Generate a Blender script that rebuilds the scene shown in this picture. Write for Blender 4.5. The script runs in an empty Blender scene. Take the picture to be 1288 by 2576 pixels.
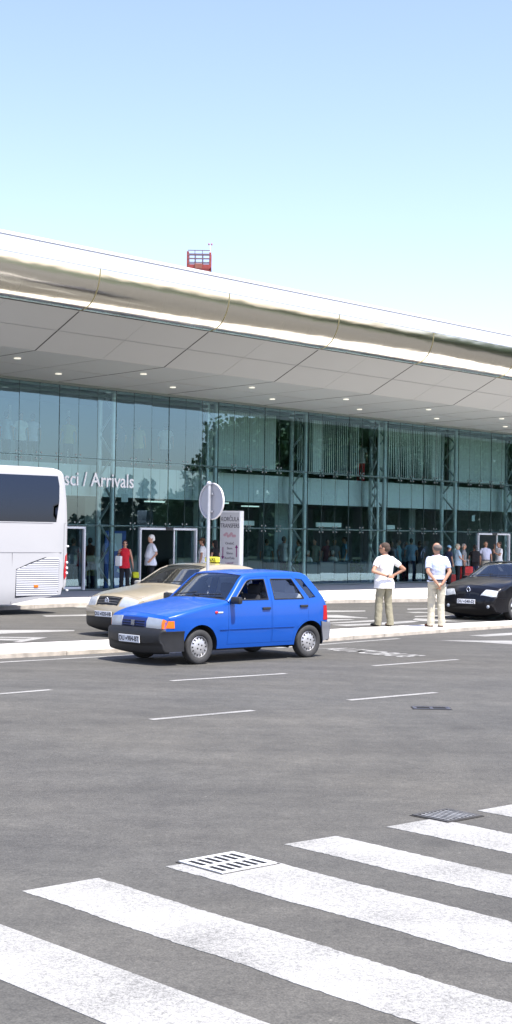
import bpy, bmesh, math, random
from mathutils import Vector, Matrix, Euler
from mathutils.geometry import delaunay_2d_cdt
random.seed(7)
PI = math.pi
S = bpy.context.scene
COL = S.collection

# ------------------------------------------------------------------ camera
F = 3740.0; H0 = 1337.0; ROLL = 0.015; CH = 2.2
PITCH = math.atan((H0-1288)/F)
cam = bpy.data.cameras.new('camera'); co = bpy.data.objects.new('camera', cam); COL.objects.link(co)
cam.sensor_fit = 'HORIZONTAL'; cam.sensor_width = 36; cam.lens = 36*F/1288
cam.clip_start = 0.5; cam.clip_end = 3000
co.matrix_world = Matrix.Translation((0, 0, CH)) @ Matrix.Rotation(PI/2+PITCH, 4, 'X') @ Matrix.Rotation(ROLL, 4, 'Z')
S.camera = co

def G(x, y, z=0.0):
    """survey point of the photograph (on a 1288-wide grid) -> spot on the level z"""
    dx = x-644; dy = 1288-y
    c, s = math.cos(ROLL), math.sin(ROLL)
    a = dx*c-dy*s; v = dx*s+dy*c
    fy = math.cos(PITCH)*F-math.sin(PITCH)*v; fz = math.sin(PITCH)*F+math.cos(PITCH)*v
    t = (z-CH)/fz
    return Vector((a*t, fy*t, z))

# ------------------------------------------------------------------ light
AZ = math.radians(136); EL = math.radians(63)
w = bpy.data.worlds.new("World"); S.world = w; w.use_nodes = True
nt = w.node_tree; bg = nt.nodes['Background']
sky = nt.nodes.new('ShaderNodeTexSky'); sky.sky_type = 'NISHITA'; sky.sun_disc = False
sky.sun_elevation = EL; sky.sun_rotation = AZ; sky.air_density = 1.0; sky.dust_density = 1.1; sky.ozone_density = 2.0
tn = nt.nodes.new('ShaderNodeVectorMath'); tn.operation = 'MULTIPLY'; tn.inputs[1].default_value = (1.02, .905, .96)
nt.links.new(sky.outputs[0], tn.inputs[0]); nt.links.new(tn.outputs[0], bg.inputs[0]); bg.inputs[1].default_value = 0.137
sl = bpy.data.lights.new('sun', 'SUN'); sl.energy = 3.9; sl.angle = math.radians(0.5); sl.color = (1.0, 0.96, 0.9)
so = bpy.data.objects.new('sun', sl); COL.objects.link(so)
sd = Vector((math.sin(AZ)*math.cos(EL), math.cos(AZ)*math.cos(EL), math.sin(EL)))
so.rotation_euler = sd.to_track_quat('Z', 'Y').to_euler()
S.view_settings.view_transform = 'Standard'; S.view_settings.look = 'None'
S.view_settings.exposure = 1.27; S.view_settings.gamma = 1
S.cycles.max_bounces = 10; S.cycles.transparent_max_bounces = 24; S.cycles.glossy_bounces = 4
S.cycles.diffuse_bounces = 4; S.cycles.transmission_bounces = 4
S.cycles.use_denoising = True
S.cycles.caustics_reflective = False; S.cycles.caustics_refractive = False

# ------------------------------------------------------------------ materials
MC = {}
def mat(name, col, rough=0.6, metal=0.0, noise=0.0, nscale=8.0, bump=0.0, bscale=60.0, coat=0.0, spec=0.5, emit=None, coords='Object'):
    if name in MC: return MC[name]
    m = bpy.data.materials.new(name); m.use_nodes = True; t = m.node_tree; p = t.nodes['Principled BSDF']
    p.inputs['Base Color'].default_value = (*col, 1); p.inputs['Roughness'].default_value = rough
    p.inputs['Metallic'].default_value = metal; p.inputs['Coat Weight'].default_value = coat
    p.inputs['Coat Roughness'].default_value = 0.04
    p.inputs['Specular IOR Level'].default_value = spec
    tc = t.nodes.new('ShaderNodeTexCoord')
    if noise > 0:
        n = t.nodes.new('ShaderNodeTexNoise'); n.inputs['Scale'].default_value = nscale; n.inputs['Detail'].default_value = 6
        t.links.new(tc.outputs[coords], n.inputs['Vector'])
        r = t.nodes.new('ShaderNodeMapRange'); r.inputs['From Min'].default_value = .25; r.inputs['From Max'].default_value = .75
        r.inputs['To Min'].default_value = 1-noise; r.inputs['To Max'].default_value = 1+noise
        t.links.new(n.outputs['Fac'], r.inputs['Value'])
        mx = t.nodes.new('ShaderNodeVectorMath'); mx.operation = 'SCALE'; mx.inputs[0].default_value = col
        t.links.new(r.outputs[0], mx.inputs['Scale']); t.links.new(mx.outputs[0], p.inputs['Base Color'])
    if bump > 0:
        n = t.nodes.new('ShaderNodeTexNoise'); n.inputs['Scale'].default_value = bscale; n.inputs['Detail'].default_value = 4
        t.links.new(tc.outputs[coords], n.inputs['Vector'])
        b = t.nodes.new('ShaderNodeBump'); b.inputs['Strength'].default_value = bump; b.inputs['Distance'].default_value = 0.02
        t.links.new(n.outputs['Fac'], b.inputs['Height']); t.links.new(b.outputs[0], p.inputs['Normal'])
    if emit:
        p.inputs['Emission Color'].default_value = (*emit[0], 1); p.inputs['Emission Strength'].default_value = emit[1]
    MC[name] = m
    return m

def asphalt():
    m = bpy.data.materials.new('asphalt'); m.use_nodes = True; t = m.node_tree; p = t.nodes['Principled BSDF']
    p.inputs['Roughness'].default_value = .85
    tc = t.nodes.new('ShaderNodeTexCoord')
    def noise(sc, det, rough=.6, vec=None):
        n = t.nodes.new('ShaderNodeTexNoise'); n.inputs['Scale'].default_value = sc; n.inputs['Detail'].default_value = det
        n.inputs['Roughness'].default_value = rough
        t.links.new(vec or tc.outputs['Object'], n.inputs['Vector']); return n
    mp = t.nodes.new('ShaderNodeMapping'); mp.inputs['Rotation'].default_value = (0, 0, math.radians(-42)); mp.inputs['Scale'].default_value = (.16, 1.1, 1)
    t.links.new(tc.outputs['Object'], mp.inputs[0])
    a = noise(.45, 5); b = noise(1.0, 4, .6, mp.outputs[0]); c = noise(24, 6, .9); c2 = noise(5, 6, .75); v = t.nodes.new('ShaderNodeTexVoronoi'); v.inputs['Scale'].default_value = 75
    t.links.new(tc.outputs['Object'], v.inputs['Vector'])
    def rng(o, lo, hi, f0=.3, f1=.7):
        r = t.nodes.new('ShaderNodeMapRange'); r.inputs['From Min'].default_value = f0; r.inputs['From Max'].default_value = f1
        r.inputs['To Min'].default_value = lo; r.inputs['To Max'].default_value = hi; t.links.new(o, r.inputs['Value']); return r.outputs[0]
    def mul(x, y):
        q = t.nodes.new('ShaderNodeMath'); q.operation = 'MULTIPLY'; t.links.new(x, q.inputs[0]); t.links.new(y, q.inputs[1]); return q.outputs[0]
    f = mul(mul(rng(a.outputs['Fac'], .84, 1.16), rng(b.outputs['Fac'], .82, 1.18)), mul(mul(rng(c.outputs['Fac'], .62, 1.38), rng(c2.outputs['Fac'], .80, 1.20)), rng(v.outputs['Distance'], 1.25, .80, 0, .8)))
    v2 = t.nodes.new('ShaderNodeTexVoronoi'); v2.inputs['Scale'].default_value = .55; v2.inputs['Randomness'].default_value = 1; t.links.new(tc.outputs['Object'], v2.inputs['Vector'])
    f = mul(f, rng(v2.outputs['Distance'], .80, 1.0, .03, .16))
    v3 = t.nodes.new('ShaderNodeTexVoronoi'); v3.inputs['Scale'].default_value = 2.3; t.links.new(tc.outputs['Object'], v3.inputs['Vector'])
    f = mul(f, rng(v3.outputs['Distance'], 1.9, 1.0, .015, .035))
    m4 = t.nodes.new('ShaderNodeMapping'); m4.inputs['Location'].default_value = (3.5, -15.5, 0); t.links.new(tc.outputs['Object'], m4.inputs[0])
    wv = t.nodes.new('ShaderNodeTexWave'); wv.wave_type = 'RINGS'; wv.rings_direction = 'Z'; wv.inputs['Scale'].default_value = .42; wv.inputs['Distortion'].default_value = 5; wv.inputs['Detail'].default_value = 4; wv.inputs['Detail Scale'].default_value = .35; wv.inputs['Detail Roughness'].default_value = .7
    t.links.new(m4.outputs[0], wv.inputs['Vector'])
    f = mul(f, rng(wv.outputs['Fac'], .96, 1.03, .1, .9))
    sc = t.nodes.new('ShaderNodeVectorMath'); sc.operation = 'SCALE'; sc.inputs[0].default_value = (.077, .0745, .066)
    w1 = noise(.11, 4); wr = t.nodes.new('ShaderNodeMix'); wr.data_type = 'RGBA'; wr.blend_type = 'MULTIPLY'
    t.links.new(rng(w1.outputs['Fac'], 0, .35, .42, .62), wr.inputs['Factor']); wr.inputs[7].default_value = (1.08, 1.0, .86, 1)
    t.links.new(f, sc.inputs['Scale']); t.links.new(sc.outputs[0], wr.inputs[6]); t.links.new(wr.outputs[2], p.inputs['Base Color'])
    bm = t.nodes.new('ShaderNodeBump'); bm.inputs['Strength'].default_value = .35; bm.inputs['Distance'].default_value = .01
    t.links.new(v.outputs['Distance'], bm.inputs['Height']); t.links.new(bm.outputs[0], p.inputs['Normal'])
    return m

def road_paint():
    m = bpy.data.materials.new('road_paint'); m.use_nodes = True; t = m.node_tree; p = t.nodes['Principled BSDF']
    p.inputs['Roughness'].default_value = .75
    tc = t.nodes.new('ShaderNodeTexCoord')
    def noise(sc, det, ro):
        n = t.nodes.new('ShaderNodeTexNoise'); n.inputs['Scale'].default_value = sc; n.inputs['Detail'].default_value = det; n.inputs['Roughness'].default_value = ro
        t.links.new(tc.outputs['Object'], n.inputs['Vector']); return n.outputs['Fac']
    def madd(x, k, y):
        q = t.nodes.new('ShaderNodeMath'); q.operation = 'MULTIPLY_ADD'; t.links.new(x, q.inputs[0]); q.inputs[1].default_value = k
        if isinstance(y, float): q.inputs[2].default_value = y
        else: t.links.new(y, q.inputs[2])
        return q.outputs[0]
    f = madd(noise(30, 6, .9), .55, madd(noise(120, 2, .6), .25, madd(noise(1.1, 5, .6), .28, -.068)))
    cr = t.nodes.new('ShaderNodeValToRGB'); E_ = cr.color_ramp.elements
    E_[0].position = .335; E_[0].color = (.10, .10, .09, 1); E_[1].position = .60; E_[1].color = (.42, .41, .375, 1)
    for ps, c in ((.385, .16), (.45, .26), (.51, .32)):
        e = E_.new(ps); e.color = (c, c*.985, c*.92, 1)
    t.links.new(f, cr.inputs[0]); t.links.new(cr.outputs[0], p.inputs['Base Color'])
    return m

def glass_mat(name, tint, ior, extra=0.0, gcol=(1, 1, 1), rough=0.0):
    m = bpy.data.materials.new(name); m.use_nodes = True; t = m.node_tree; t.nodes.clear()
    o = t.nodes.new('ShaderNodeOutputMaterial'); tr = t.nodes.new('ShaderNodeBsdfTransparent'); gl = t.nodes.new('ShaderNodeBsdfGlossy')
    tr.inputs[0].default_value = (*tint, 1); gl.inputs['Color'].default_value = (*gcol, 1); gl.inputs['Roughness'].default_value = rough
    fr = t.nodes.new('ShaderNodeFresnel'); fr.inputs[0].default_value = ior
    ad = t.nodes.new('ShaderNodeMath'); ad.operation = 'ADD'; ad.inputs[1].default_value = extra; ad.use_clamp = True
    mx = t.nodes.new('ShaderNodeMixShader')
    t.links.new(fr.outputs[0], ad.inputs[0]); t.links.new(ad.outputs[0], mx.inputs[0])
    t.links.new(tr.outputs[0], mx.inputs[1]); t.links.new(gl.outputs[0], mx.inputs[2]); t.links.new(mx.outputs[0], o.inputs[0])
    return m

M_ASPH = asphalt(); M_PAINT = road_paint()
M_CONC = mat('pale_concrete', (.76, .73, .67), .8, noise=.07, nscale=3, bump=.3, bscale=90)
M_KERB = mat('kerb_stone', (.44, .395, .33), .85, noise=.30, nscale=5, bump=.5, bscale=60)
M_TILE = mat('paving_tile', (.42, .44, .47), .6, noise=.06, nscale=2)
M_FGLASS = glass_mat('facade_glass', (.76, 1.0, 1.0), 1.75, .12, (.56, .84, 1.0))
M_CGLASS = glass_mat('car_glass', (.92, .95, .96), 1.5, .09, (.88, .94, 1.0))
M_STEEL = mat('painted_steel', (.88, .89, .89), .4, .2, noise=.06)
M_DARKM = mat('dark_metal', (.03, .032, .035), .5)
M_WHITE = mat('white_enamel', (.78, .79, .8), .35, noise=.03)
M_BLACKP = mat('black_plastic', (.022, .023, .025), .45, noise=.15, nscale=20)
M_GREYP = mat('grey_plastic', (.10, .10, .105), .55, noise=.1, nscale=10)
M_RUBBER = mat('tyre_rubber', (.035, .035, .035), .8, noise=.25, nscale=14)
M_RIM = mat('silver_rim', (.5, .5, .5), .35, .55, noise=.1, nscale=10)
M_CHROME = mat('chrome', (.8, .8, .8), .12, 1)

# ------------------------------------------------------------------ object helpers
def link(name, me, m=None, parent=None, smooth=False, sharp=None):
    o = bpy.data.objects.new(name, me); COL.objects.link(o)
    if m is not None and not me.materials: me.materials.append(m)
    if parent is not None: o.parent = parent
    if smooth:
        me.shade_smooth()
        if sharp: me.set_sharp_from_angle(angle=math.radians(sharp))
    return o
def obj(name, bm, m=None, parent=None, smooth=False, sharp=None):
    me = bpy.data.meshes.new(name); bm.to_mesh(me); bm.free()
    return link(name, me, m, parent, smooth, sharp)
def tag(o, label, cat, group=None):
    o['label'] = label; o['category'] = cat
    if group: o['group'] = group
    return o
def thing(name, label, cat, loc=(0, 0, 0), rz=0, group=None):
    o = bpy.data.objects.new(name, None); COL.objects.link(o); o.location = loc; o.rotation_euler = (0, 0, rz); o.empty_display_size = .2
    return tag(o, label, cat, group)
def struct(o): o['kind'] = 'structure'; return o
def box(bm, c, s, mtx=None, bev=0):
    r = bmesh.ops.create_cube(bm, size=1)
    vs = r['verts']
    bmesh.ops.scale(bm, vec=s, verts=vs)
    if bev:
        es = list({e for v in vs for e in v.link_edges})
        r2 = bmesh.ops.bevel(bm, geom=es, offset=bev, segments=2, affect='EDGES', profile=.6)
        vs = [v for v in r2['verts']] or vs
        vs = list({v for f in r2['faces'] for v in f.verts} | {v for v in vs if v.is_valid})
    m = Matrix.Translation(c)
    if mtx is not None: m = m @ mtx
    bmesh.ops.transform(bm, matrix=m, verts=vs)
    return vs
def tube(bm, p, q, r1, r2=None, n=10, caps=True):
    p = Vector(p); q = Vector(q); r2 = r1 if r2 is None else r2
    d = q-p; L = d.length
    if L < 1e-6: return
    r = bmesh.ops.create_cone(bm, cap_ends=caps, segments=n, radius1=r1, radius2=r2, depth=L)
    bmesh.ops.transform(bm, matrix=Matrix.Translation((p+q)/2) @ d.to_track_quat('Z', 'Y').to_matrix().to_4x4(), verts=r['verts'])
_SPH = {}
def ell(bm, c, rad, rot=None, u=14, v=10):
    if (u, v) not in _SPH:
        P = [(0, 0, 1)]+[(math.sin(PI*i/v)*math.cos(2*PI*j/u), math.sin(PI*i/v)*math.sin(2*PI*j/u), math.cos(PI*i/v)) for i in range(1, v) for j in range(u)]+[(0, 0, -1)]
        Fs = [(0, 1+j, 1+(j+1) % u) for j in range(u)]
        for i in range(v-2):
            Fs += [(1+i*u+j, 1+(i+1)*u+j, 1+(i+1)*u+(j+1) % u, 1+i*u+(j+1) % u) for j in range(u)]
        n = len(P)-1; b = 1+(v-2)*u; Fs += [(n, b+(j+1) % u, b+j) for j in range(u)]
        _SPH[(u, v)] = (P, Fs)
    P, Fs = _SPH[(u, v)]
    m = Matrix.Translation(c)
    if rot is not None: m = m @ rot
    m = m @ Matrix.Diagonal((*rad, 1))
    vs = [bm.verts.new(m @ Vector(p)) for p in P]
    for f in Fs: bm.faces.new([vs[k] for k in f])
def lathe(bm, prof, n=28, axis='Z'):
    rings = []
    for r, z in prof:
        rings.append([bm.verts.new((r*math.cos(2*PI*i/n), r*math.sin(2*PI*i/n), z)) for i in range(n)])
    for a, b in zip(rings, rings[1:]):
        for i in range(n):
            bm.faces.new((a[i], a[(i+1) % n], b[(i+1) % n], b[i]))
    return [v for r in rings for v in r]
def quad(bm, pts):
    return bm.faces.new([bm.verts.new(p) for p in pts])
def mirror_y(me, name):
    m2 = me.copy(); m2.name = name
    m2.transform(Matrix.Diagonal((1, -1, 1, 1))); m2.flip_normals()
    return m2
def text_obj(name, body, size, m, parent, mtx, extrude=.004, ax='CENTER', ay='CENTER', font_scale_x=1.0, shear=0, offset=0):
    c = bpy.data.curves.new(name, 'FONT'); c.body = body; c.size = size; c.extrude = extrude; c.align_x = ax; c.align_y = ay; c.shear = shear; c.offset = offset
    c.resolution_u = 3
    o = bpy.data.objects.new(name+'_tmp', c); COL.objects.link(o)
    dg = bpy.context.evaluated_depsgraph_get()
    me = bpy.data.meshes.new_from_object(o.evaluated_get(dg)); bpy.data.objects.remove(o)
    me.transform(mtx @ Matrix.Diagonal((font_scale_x, 1, 1, 1)))
    me.materials.clear(); me.materials.append(m)
    o2 = bpy.data.objects.new(name, me); COL.objects.link(o2)
    if parent is not None: o2.parent = parent
    return o2

# ------------------------------------------------------------------ frames of the site
TH = math.radians(47.8); E = Vector((math.sin(TH), math.cos(TH), 0)); NR = Vector((E.y, -E.x, 0))       # lane direction, towards the camera side
TF = math.radians(44.0); FE = Vector((math.sin(TF), math.cos(TF), 0)); FN = Vector((FE.y, -FE.x, 0))     # facade direction, outward
FP = Vector((-4.95, 50.85, 0)); BAY = 4.93
def B(t, u, z): return FP+FE*t+FN*u+Vector((0, 0, z))

# ------------------------------------------------------------------ ground
def sheet(name, polys, z, m, th=0):
    bm = bmesh.new()
    for P in polys:
        f = bm.faces.new([bm.verts.new((p[0], p[1], z)) for p in P])
        if f.calc_area() and (f.normal_update() or f.normal.z < 0): f.normal_flip()
    if th:
        r = bmesh.ops.extrude_face_region(bm, geom=list(bm.faces))
        bmesh.ops.translate(bm, vec=(0, 0, -th), verts=[g for g in r['geom'] if isinstance(g, bmesh.types.BMVert)])
        bmesh.ops.recalc_face_normals(bm, faces=bm.faces)
    o = obj(name, bm, m); return struct(o)
sheet('ground', [[(-900, -300), (900, -300), (900, 1500), (-900, 1500)]], -.03, mat('dry_earth', (.30, .26, .19), .95, noise=.2, nscale=.05))
sheet('road', [[(-120, -40), (220, -40), (220, 260), (-120, 260)]], 0, M_ASPH)

def line_x(a, b, s0, s1):
    d = (b-a).normalized(); return a-d*s0, b+d*s1
MZ = .085; PZ = .11
# median island: concrete top with a worn kerb strip on the near side
mf = [G(-400, 1677), G(0, 1657), G(325, 1640), G(600, 1626.5), G(809, 1615), G(1040, 1597), G(1288, 1579), G(1500, 1566)]
mr = [G(-400, 1636, MZ), G(0, 1620, MZ), G(300, 1608, MZ), G(600, 1594, MZ), G(800, 1584.5, MZ), G(944, 1577, MZ), G(1288, 1561, MZ), G(1500, 1551, MZ)]
def off(poly, d):
    out = []
    for i, p in enumerate(poly):
        a = poly[max(i-1, 0)]; b = poly[min(i+1, len(poly)-1)]; t = (b-a); t.z = 0; t.normalize()
        out.append(p+Vector((t.y, -t.x, 0))*d)
    return out
mf = [Vector((p.x, p.y, 0)) for p in mf]; mr = [Vector((p.x, p.y, 0)) for p in mr]
k1 = off(mf, -.16)
sheet('median_pavement', [[(p.x, p.y) for p in k1]+[(p.x, p.y) for p in reversed(mr)]], MZ, M_CONC, MZ-.01)
def kerb(name, line, d, z, th):
    o2 = off(line, d)
    bm = bmesh.new()
    for i in range(len(line)-1):
        a, b, c, e = line[i], line[i+1], o2[i+1], o2[i]
        n = max(1, int((b-a).length/1.0))
        for k in range(n):
            t0 = k/n; t1 = (k+1)/n
            p = [a.lerp(b, t0), a.lerp(b, t1), e.lerp(c, t1), e.lerp(c, t0)]
            g = (p[1]-p[0]).normalized()*.006; g0 = g*(k > 0); g1 = g*(k < n-1)
            p = [p[0]+g0, p[1]-g1, p[2]-g1, p[3]+g0]
            dz = random.uniform(-.006, .004)
            lo = [bm.verts.new((q.x, q.y, 0.0-.01)) for q in p]; hi = [bm.verts.new((q.x, q.y, z+dz)) for q in p]
            bm.faces.new(hi)
            for j in range(4): bm.faces.new((lo[j], lo[(j+1) % 4], hi[(j+1) % 4], hi[j]))
    bmesh.ops.recalc_face_normals(bm, faces=bm.faces)
    return struct(obj(name, bm, M_KERB))
kerb('kerb', mf, -.15, MZ-.012, .13)
# pavement before the terminal
ff = [G(-500, 1551, PZ), G(0, 1525, PZ), G(168, 1517, PZ), G(500, 1512, PZ), G(820, 1509, PZ), G(1160, 1504, PZ), G(1500, 1500, PZ), G(1900, 1493, PZ)]
ff = [Vector((p.x, p.y, 0)) for p in ff]
bk = [B(t, -.25, 0) for t in (-16, 38)]
sheet('pavement', [[(p.x, p.y) for p in off(ff, -.16)]+[(bk[1].x+6, bk[1].y), (bk[1].x, bk[1].y), (bk[0].x, bk[0].y)]], PZ, M_CONC, PZ-.01)
kerb('kerb', ff, -.15, PZ-.006, .13)
sheet('tile_strip', [[tuple(B(-16, -.2, 0)[:2]), tuple(B(38, -.2, 0)[:2]), tuple(B(38, 3.1, 0)[:2]), tuple(B(-16, 3.1, 0)[:2])]], PZ+.006, M_TILE)

# ------------------------------------------------------------------ painted markings
def rect(p, d, L, wd):
    n = Vector((d.y, -d.x, 0)); return [p, p+d*L, p+d*L+n*wd, p+n*wd]
SD = Vector((math.sin(math.radians(137.3)), math.cos(math.radians(137.3)), 0))
ends = [(55, 2243, 245, 2210), (415, 2181, 612, 2150), (715, 2125, 845, 2104), (972, 2081, 1092, 2060), (1200, 2040, 1310, 2021)]
polys = []
for x0, y0, x1, y1 in ends:
    a, b = G(x0, y0), G(x1, y1)
    d = (b-a); wdt = d.length
    if x0 == 972: pass
    # wavy outline: long edges with small wobble as laid paint
    n = 170; L = 5.2
    A = [a+SD*(L*i/n)+E*(random.uniform(-.007, .007)+.006*math.sin(i*.13)) for i in range(n+1)]
    Bq = [b+SD*(L*i/n)+E*(random.uniform(-.007, .007)+.006*math.sin(i*.11+1)) for i in range(n+1)]
    polys.append(A+Bq[::-1])
a = G(55, 2243)-E*1.07; b = G(245, 2210)-E*1.07
polys.append([a, a+SD*5.2, b+SD*5.2, b])
a = G(1200, 2040)+E*1.07; b = G(1310, 2021)+E*1.07
polys.append([a, a+SD*5.2, b+SD*5.2, b])
sheet('crosswalk_marking', polys, .004, M_PAINT, .0035)
polys = []
def dash(x0, y0, x1, y1, wd=.115, z=0):
    a, b = G(x0, y0, z), G(x1, y1, z); d = (b-a).normalized(); n = Vector((-d.y, d.x, 0))
    return [a, b, b+n*wd, a+n*wd]
DASH = [(436, 1714, 725, 1695.5), (945, 1676, 1158, 1660), (387, 1812, 645, 1789), (885, 1763, 1105, 1743.5), (-190, 1763, 134, 1736.5)]
for q in DASH: polys.append(dash(*q))
polys.append(dash(-300, 1684, 470, 1641.5, .12)); polys.append(dash(700, 1631, 1010, 1607, .12))
# give way wedge and hatching on the right, lines on the inner road
for P in ([(1105, 1611.5), (1288, 1612), (1420, 1612.5), (1420, 1632), (1288, 1621.5), (1200, 1615.5)],
          [(1180, 1599), (1222, 1601.5), (1288, 1598), (1400, 1592), (1400, 1585), (1288, 1592)],
          [(-120, 1585.6), (187, 1585.2), (187, 1588), (-120, 1599)],
          [(105, 1548.5), (330, 1544), (330, 1547.5), (116, 1551.5)],
          [(165, 1524.5), (260, 1526), (330, 1527), (330, 1529), (195, 1528.5)],
          [(-60, 1601.5), (120, 1604), (74, 1612), (52, 1616.5), (30, 1616), (50, 1612), (-60, 1610), (-60, 1606), (62, 1608.5), (80, 1606.5), (-60, 1604)],
          [(780, 1536), (919, 1536), (919, 1538.5), (780, 1541)],
          [(780, 1546), (850, 1547.5), (925, 1554.5), (924, 1555.6), (780, 1553)],
          [(780, 1559), (880, 1557.5), (893, 1559.5), (780, 1564)],
          [(780, 1570), (950, 1559.5), (950, 1563.5), (850, 1568)],
          [(832, 1572), (945, 1568), (945, 1572), (870, 1575.5)],
          [(960, 1566), (1035, 1562), (1055, 1563.5), (1035, 1566.5), (960, 1572)],
          [(1038, 1559.5), (1045, 1555.5), (1075, 1557), (1140, 1562), (1160, 1563.5), (1060, 1562.5)],
          [(1025, 1531.5), (1110, 1530), (1110, 1532.3), (1025, 1534)],
          [(1020, 1540), (1055, 1539.5), (1080, 1540.5), (1080, 1542.5), (1040, 1542.3)],
          [(1042, 1550), (1180, 1546), (1180, 1548.5), (1045, 1552.3)]):
    polys.append([G(*p) for p in P])
sheet('lane_marking', polys, .004, M_PAINT)
# painted word on the near lane, read from the right: letters stretched along the lane
p0 = G(798, 1633); wl_ = (G(950, 1656)-p0).length
R = Matrix(((NR.x, E.x, 0, p0.x), (NR.y, E.y, 0, p0.y), (0, 0, 1, .006), (0, 0, 0, 1)))
o = text_obj('word_marking', 'AUTOBUS', .9, M_PAINT, None, R, extrude=0.0, ax='LEFT', ay='BOTTOM_BASELINE', font_scale_x=wl_/3.9, offset=.03)
struct(o); WORDM = o

# ------------------------------------------------------------------ drains
def drain(label, pos, ang, wx, wy, rows, per, mtop, slotw=.035, lift=.012, mf_=None):
    t = thing('drain_grate', label, 'drain grate', (pos.x, pos.y, 0), ang)
    bm = bmesh.new()
    # frame ring + bars with real gaps above a near-black plate painted as the shade of the hollow
    fw = .03; h = lift
    for c, s in (((0, wy/2-fw/2, h/2), (wx, fw, h)), ((0, -wy/2+fw/2, h/2), (wx, fw, h)), ((wx/2-fw/2, 0, h/2), (fw, wy-2*fw, h)), ((-wx/2+fw/2, 0, h/2), (fw, wy-2*fw, h))):
        box(bm, c, s)
    obj('frame', bm, mf_ or mtop, t)
    inw = wx-2*fw; inh = wy-2*fw
    for r in range(rows-1):
        bm = bmesh.new(); box(bm, (0, -inh/2+inh*(r+1)/rows, h/2-.001), (inw, .035, h)); obj('cross_bar', bm, mtop, t)
    pitch = inw/per
    for k in range(per+1):
        wd = pitch-slotw
        x0 = max(-inw/2, -inw/2+k*pitch-wd/2); x1 = min(inw/2, -inw/2+k*pitch+wd/2)
        bm = bmesh.new(); box(bm, ((x0+x1)/2, 0, h/2-.003), (x1-x0, inh, h)); obj('bar', bm, mtop, t)
    bm = bmesh.new(); box(bm, (0, 0, .0045), (wx+.03, wy+.03, .0012)); obj('edge_shade', bm, mat('drain_edge_shade', (.03, .028, .025), .9), t)  # dark sheet round the frame stands in for its edge shadow
    bm = bmesh.new(); box(bm, (0, 0, .0055), (inw+.02, inh+.02, .0015)); obj('hollow_shade', bm, mat('drain_hollow_shade', (.004, .004, .004), 1), t)
    return t
M_IRONW = mat('painted_iron', (.55, .55, .54), .6, noise=.2, nscale=12, bump=.3)
M_IRON = mat('cast_iron', (.035, .035, .042), .5, .3, noise=.3, nscale=12)
M_IRONL = mat('worn_cast_iron', (.22, .22, .23), .45, .5, noise=.4, nscale=9)
lane_ang = math.atan2(E.y, E.x)
drain('white-painted iron drain grate with two rows of slots on a crosswalk stripe', G(573, 2172), lane_ang, .485, .44, 2, 6, M_IRONW, .047)
drain('dark iron drain grate with curved bars at the end of a crosswalk stripe', G(1125, 2053), lane_ang, .42, .36, 1, 8, mat('worn_light_iron', (.40, .40, .39), .6, .1, noise=.5, nscale=16), .034, .012, mat('frame_iron', (.06, .058, .055), .7, noise=.3))
drain('small dark double drain grate lying in the middle of the asphalt', G(1085, 1782), lane_ang-.75, .47, .26, 1, 2, mat('cast_iron_grey', (.075, .075, .09), .5, .3, noise=.3, nscale=12), .165, .010)

# ------------------------------------------------------------------ panels
def pip(x, y, P):
    c = False; n = len(P); j = n-1
    for i in range(n):
        if (P[i][1] > y) != (P[j][1] > y) and x < (P[j][0]-P[i][0])*(y-P[i][1])/(P[j][1]-P[i][1])+P[i][0]: c = not c
        j = i
    return c
def subdiv(P, r, close=True):
    out = []
    n = len(P)
    for i in range(n if close else n-1):
        a = P[i]; b = P[(i+1) % n]; L = math.hypot(b[0]-a[0], b[1]-a[1]); k = max(1, int(math.ceil(L/r)))
        for j in range(k): out.append((a[0]+(b[0]-a[0])*j/k, a[1]+(b[1]-a[1])*j/k))
    if not close: out.append(P[-1])
    return out
def dseg(x, y, a, b):
    dx, dy = b[0]-a[0], b[1]-a[1]; L = dx*dx+dy*dy
    t = 0 if L == 0 else max(0, min(1, ((x-a[0])*dx+(y-a[1])*dy)/L))
    return math.hypot(x-a[0]-t*dx, y-a[1]-t*dy)
def panel_mesh(outer, holes, res, mp, flip=False, gx=None, gy=None, sub=True):
    O = subdiv(outer, res) if sub else outer; Hs = [subdiv(h, res) if sub else h for h in holes]
    V = []; Ed = []
    for loop in [O]+Hs:
        s = len(V); V += loop
        Ed += [(s+i, s+(i+1) % len(loop)) for i in range(len(loop))]
    xs = [p[0] for p in O]; ys = [p[1] for p in O]
    if gx is None:
        gx = [min(xs)+res*(i+.5) for i in range(int((max(xs)-min(xs))/res)+1)]
    if gy is None:
        gy = [min(ys)+res*(i+.5) for i in range(int((max(ys)-min(ys))/res)+1)]
    segs = [(V[a], V[b]) for a, b in Ed]
    for x in gx:
        for y in gy:
            if pip(x, y, O) and not any(pip(x, y, h) for h in Hs) and min(dseg(x, y, a, b) for a, b in segs) > res*.3: V.append((x, y))
    vo, eo, fo, *_ = delaunay_2d_cdt([Vector(p) for p in V], Ed, [], 0, 1e-5)
    me = bpy.data.meshes.new('panel'); faces = []
    for f in fo:
        cx = sum(vo[i][0] for i in f)/3; cy = sum(vo[i][1] for i in f)/3
        if pip(cx, cy, O) and not any(pip(cx, cy, h) for h in Hs):
            a, b, c = f[:3]
            ar = (vo[b][0]-vo[a][0])*(vo[c][1]-vo[a][1])-(vo[b][1]-vo[a][1])*(vo[c][0]-vo[a][0])
            f = list(f)
            if ar < 0: f.reverse()
            if flip: f.reverse()
            faces.append(f)
    me.from_pydata([mp(v[0], v[1]) for v in vo], [], faces)
    bm = bmesh.new(); bm.from_mesh(me)
    bmesh.ops.delete(bm, geom=[v for v in bm.verts if not v.link_faces], context='VERTS')
    bm.to_mesh(me); bm.free()
    return me
SOL = []
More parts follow.
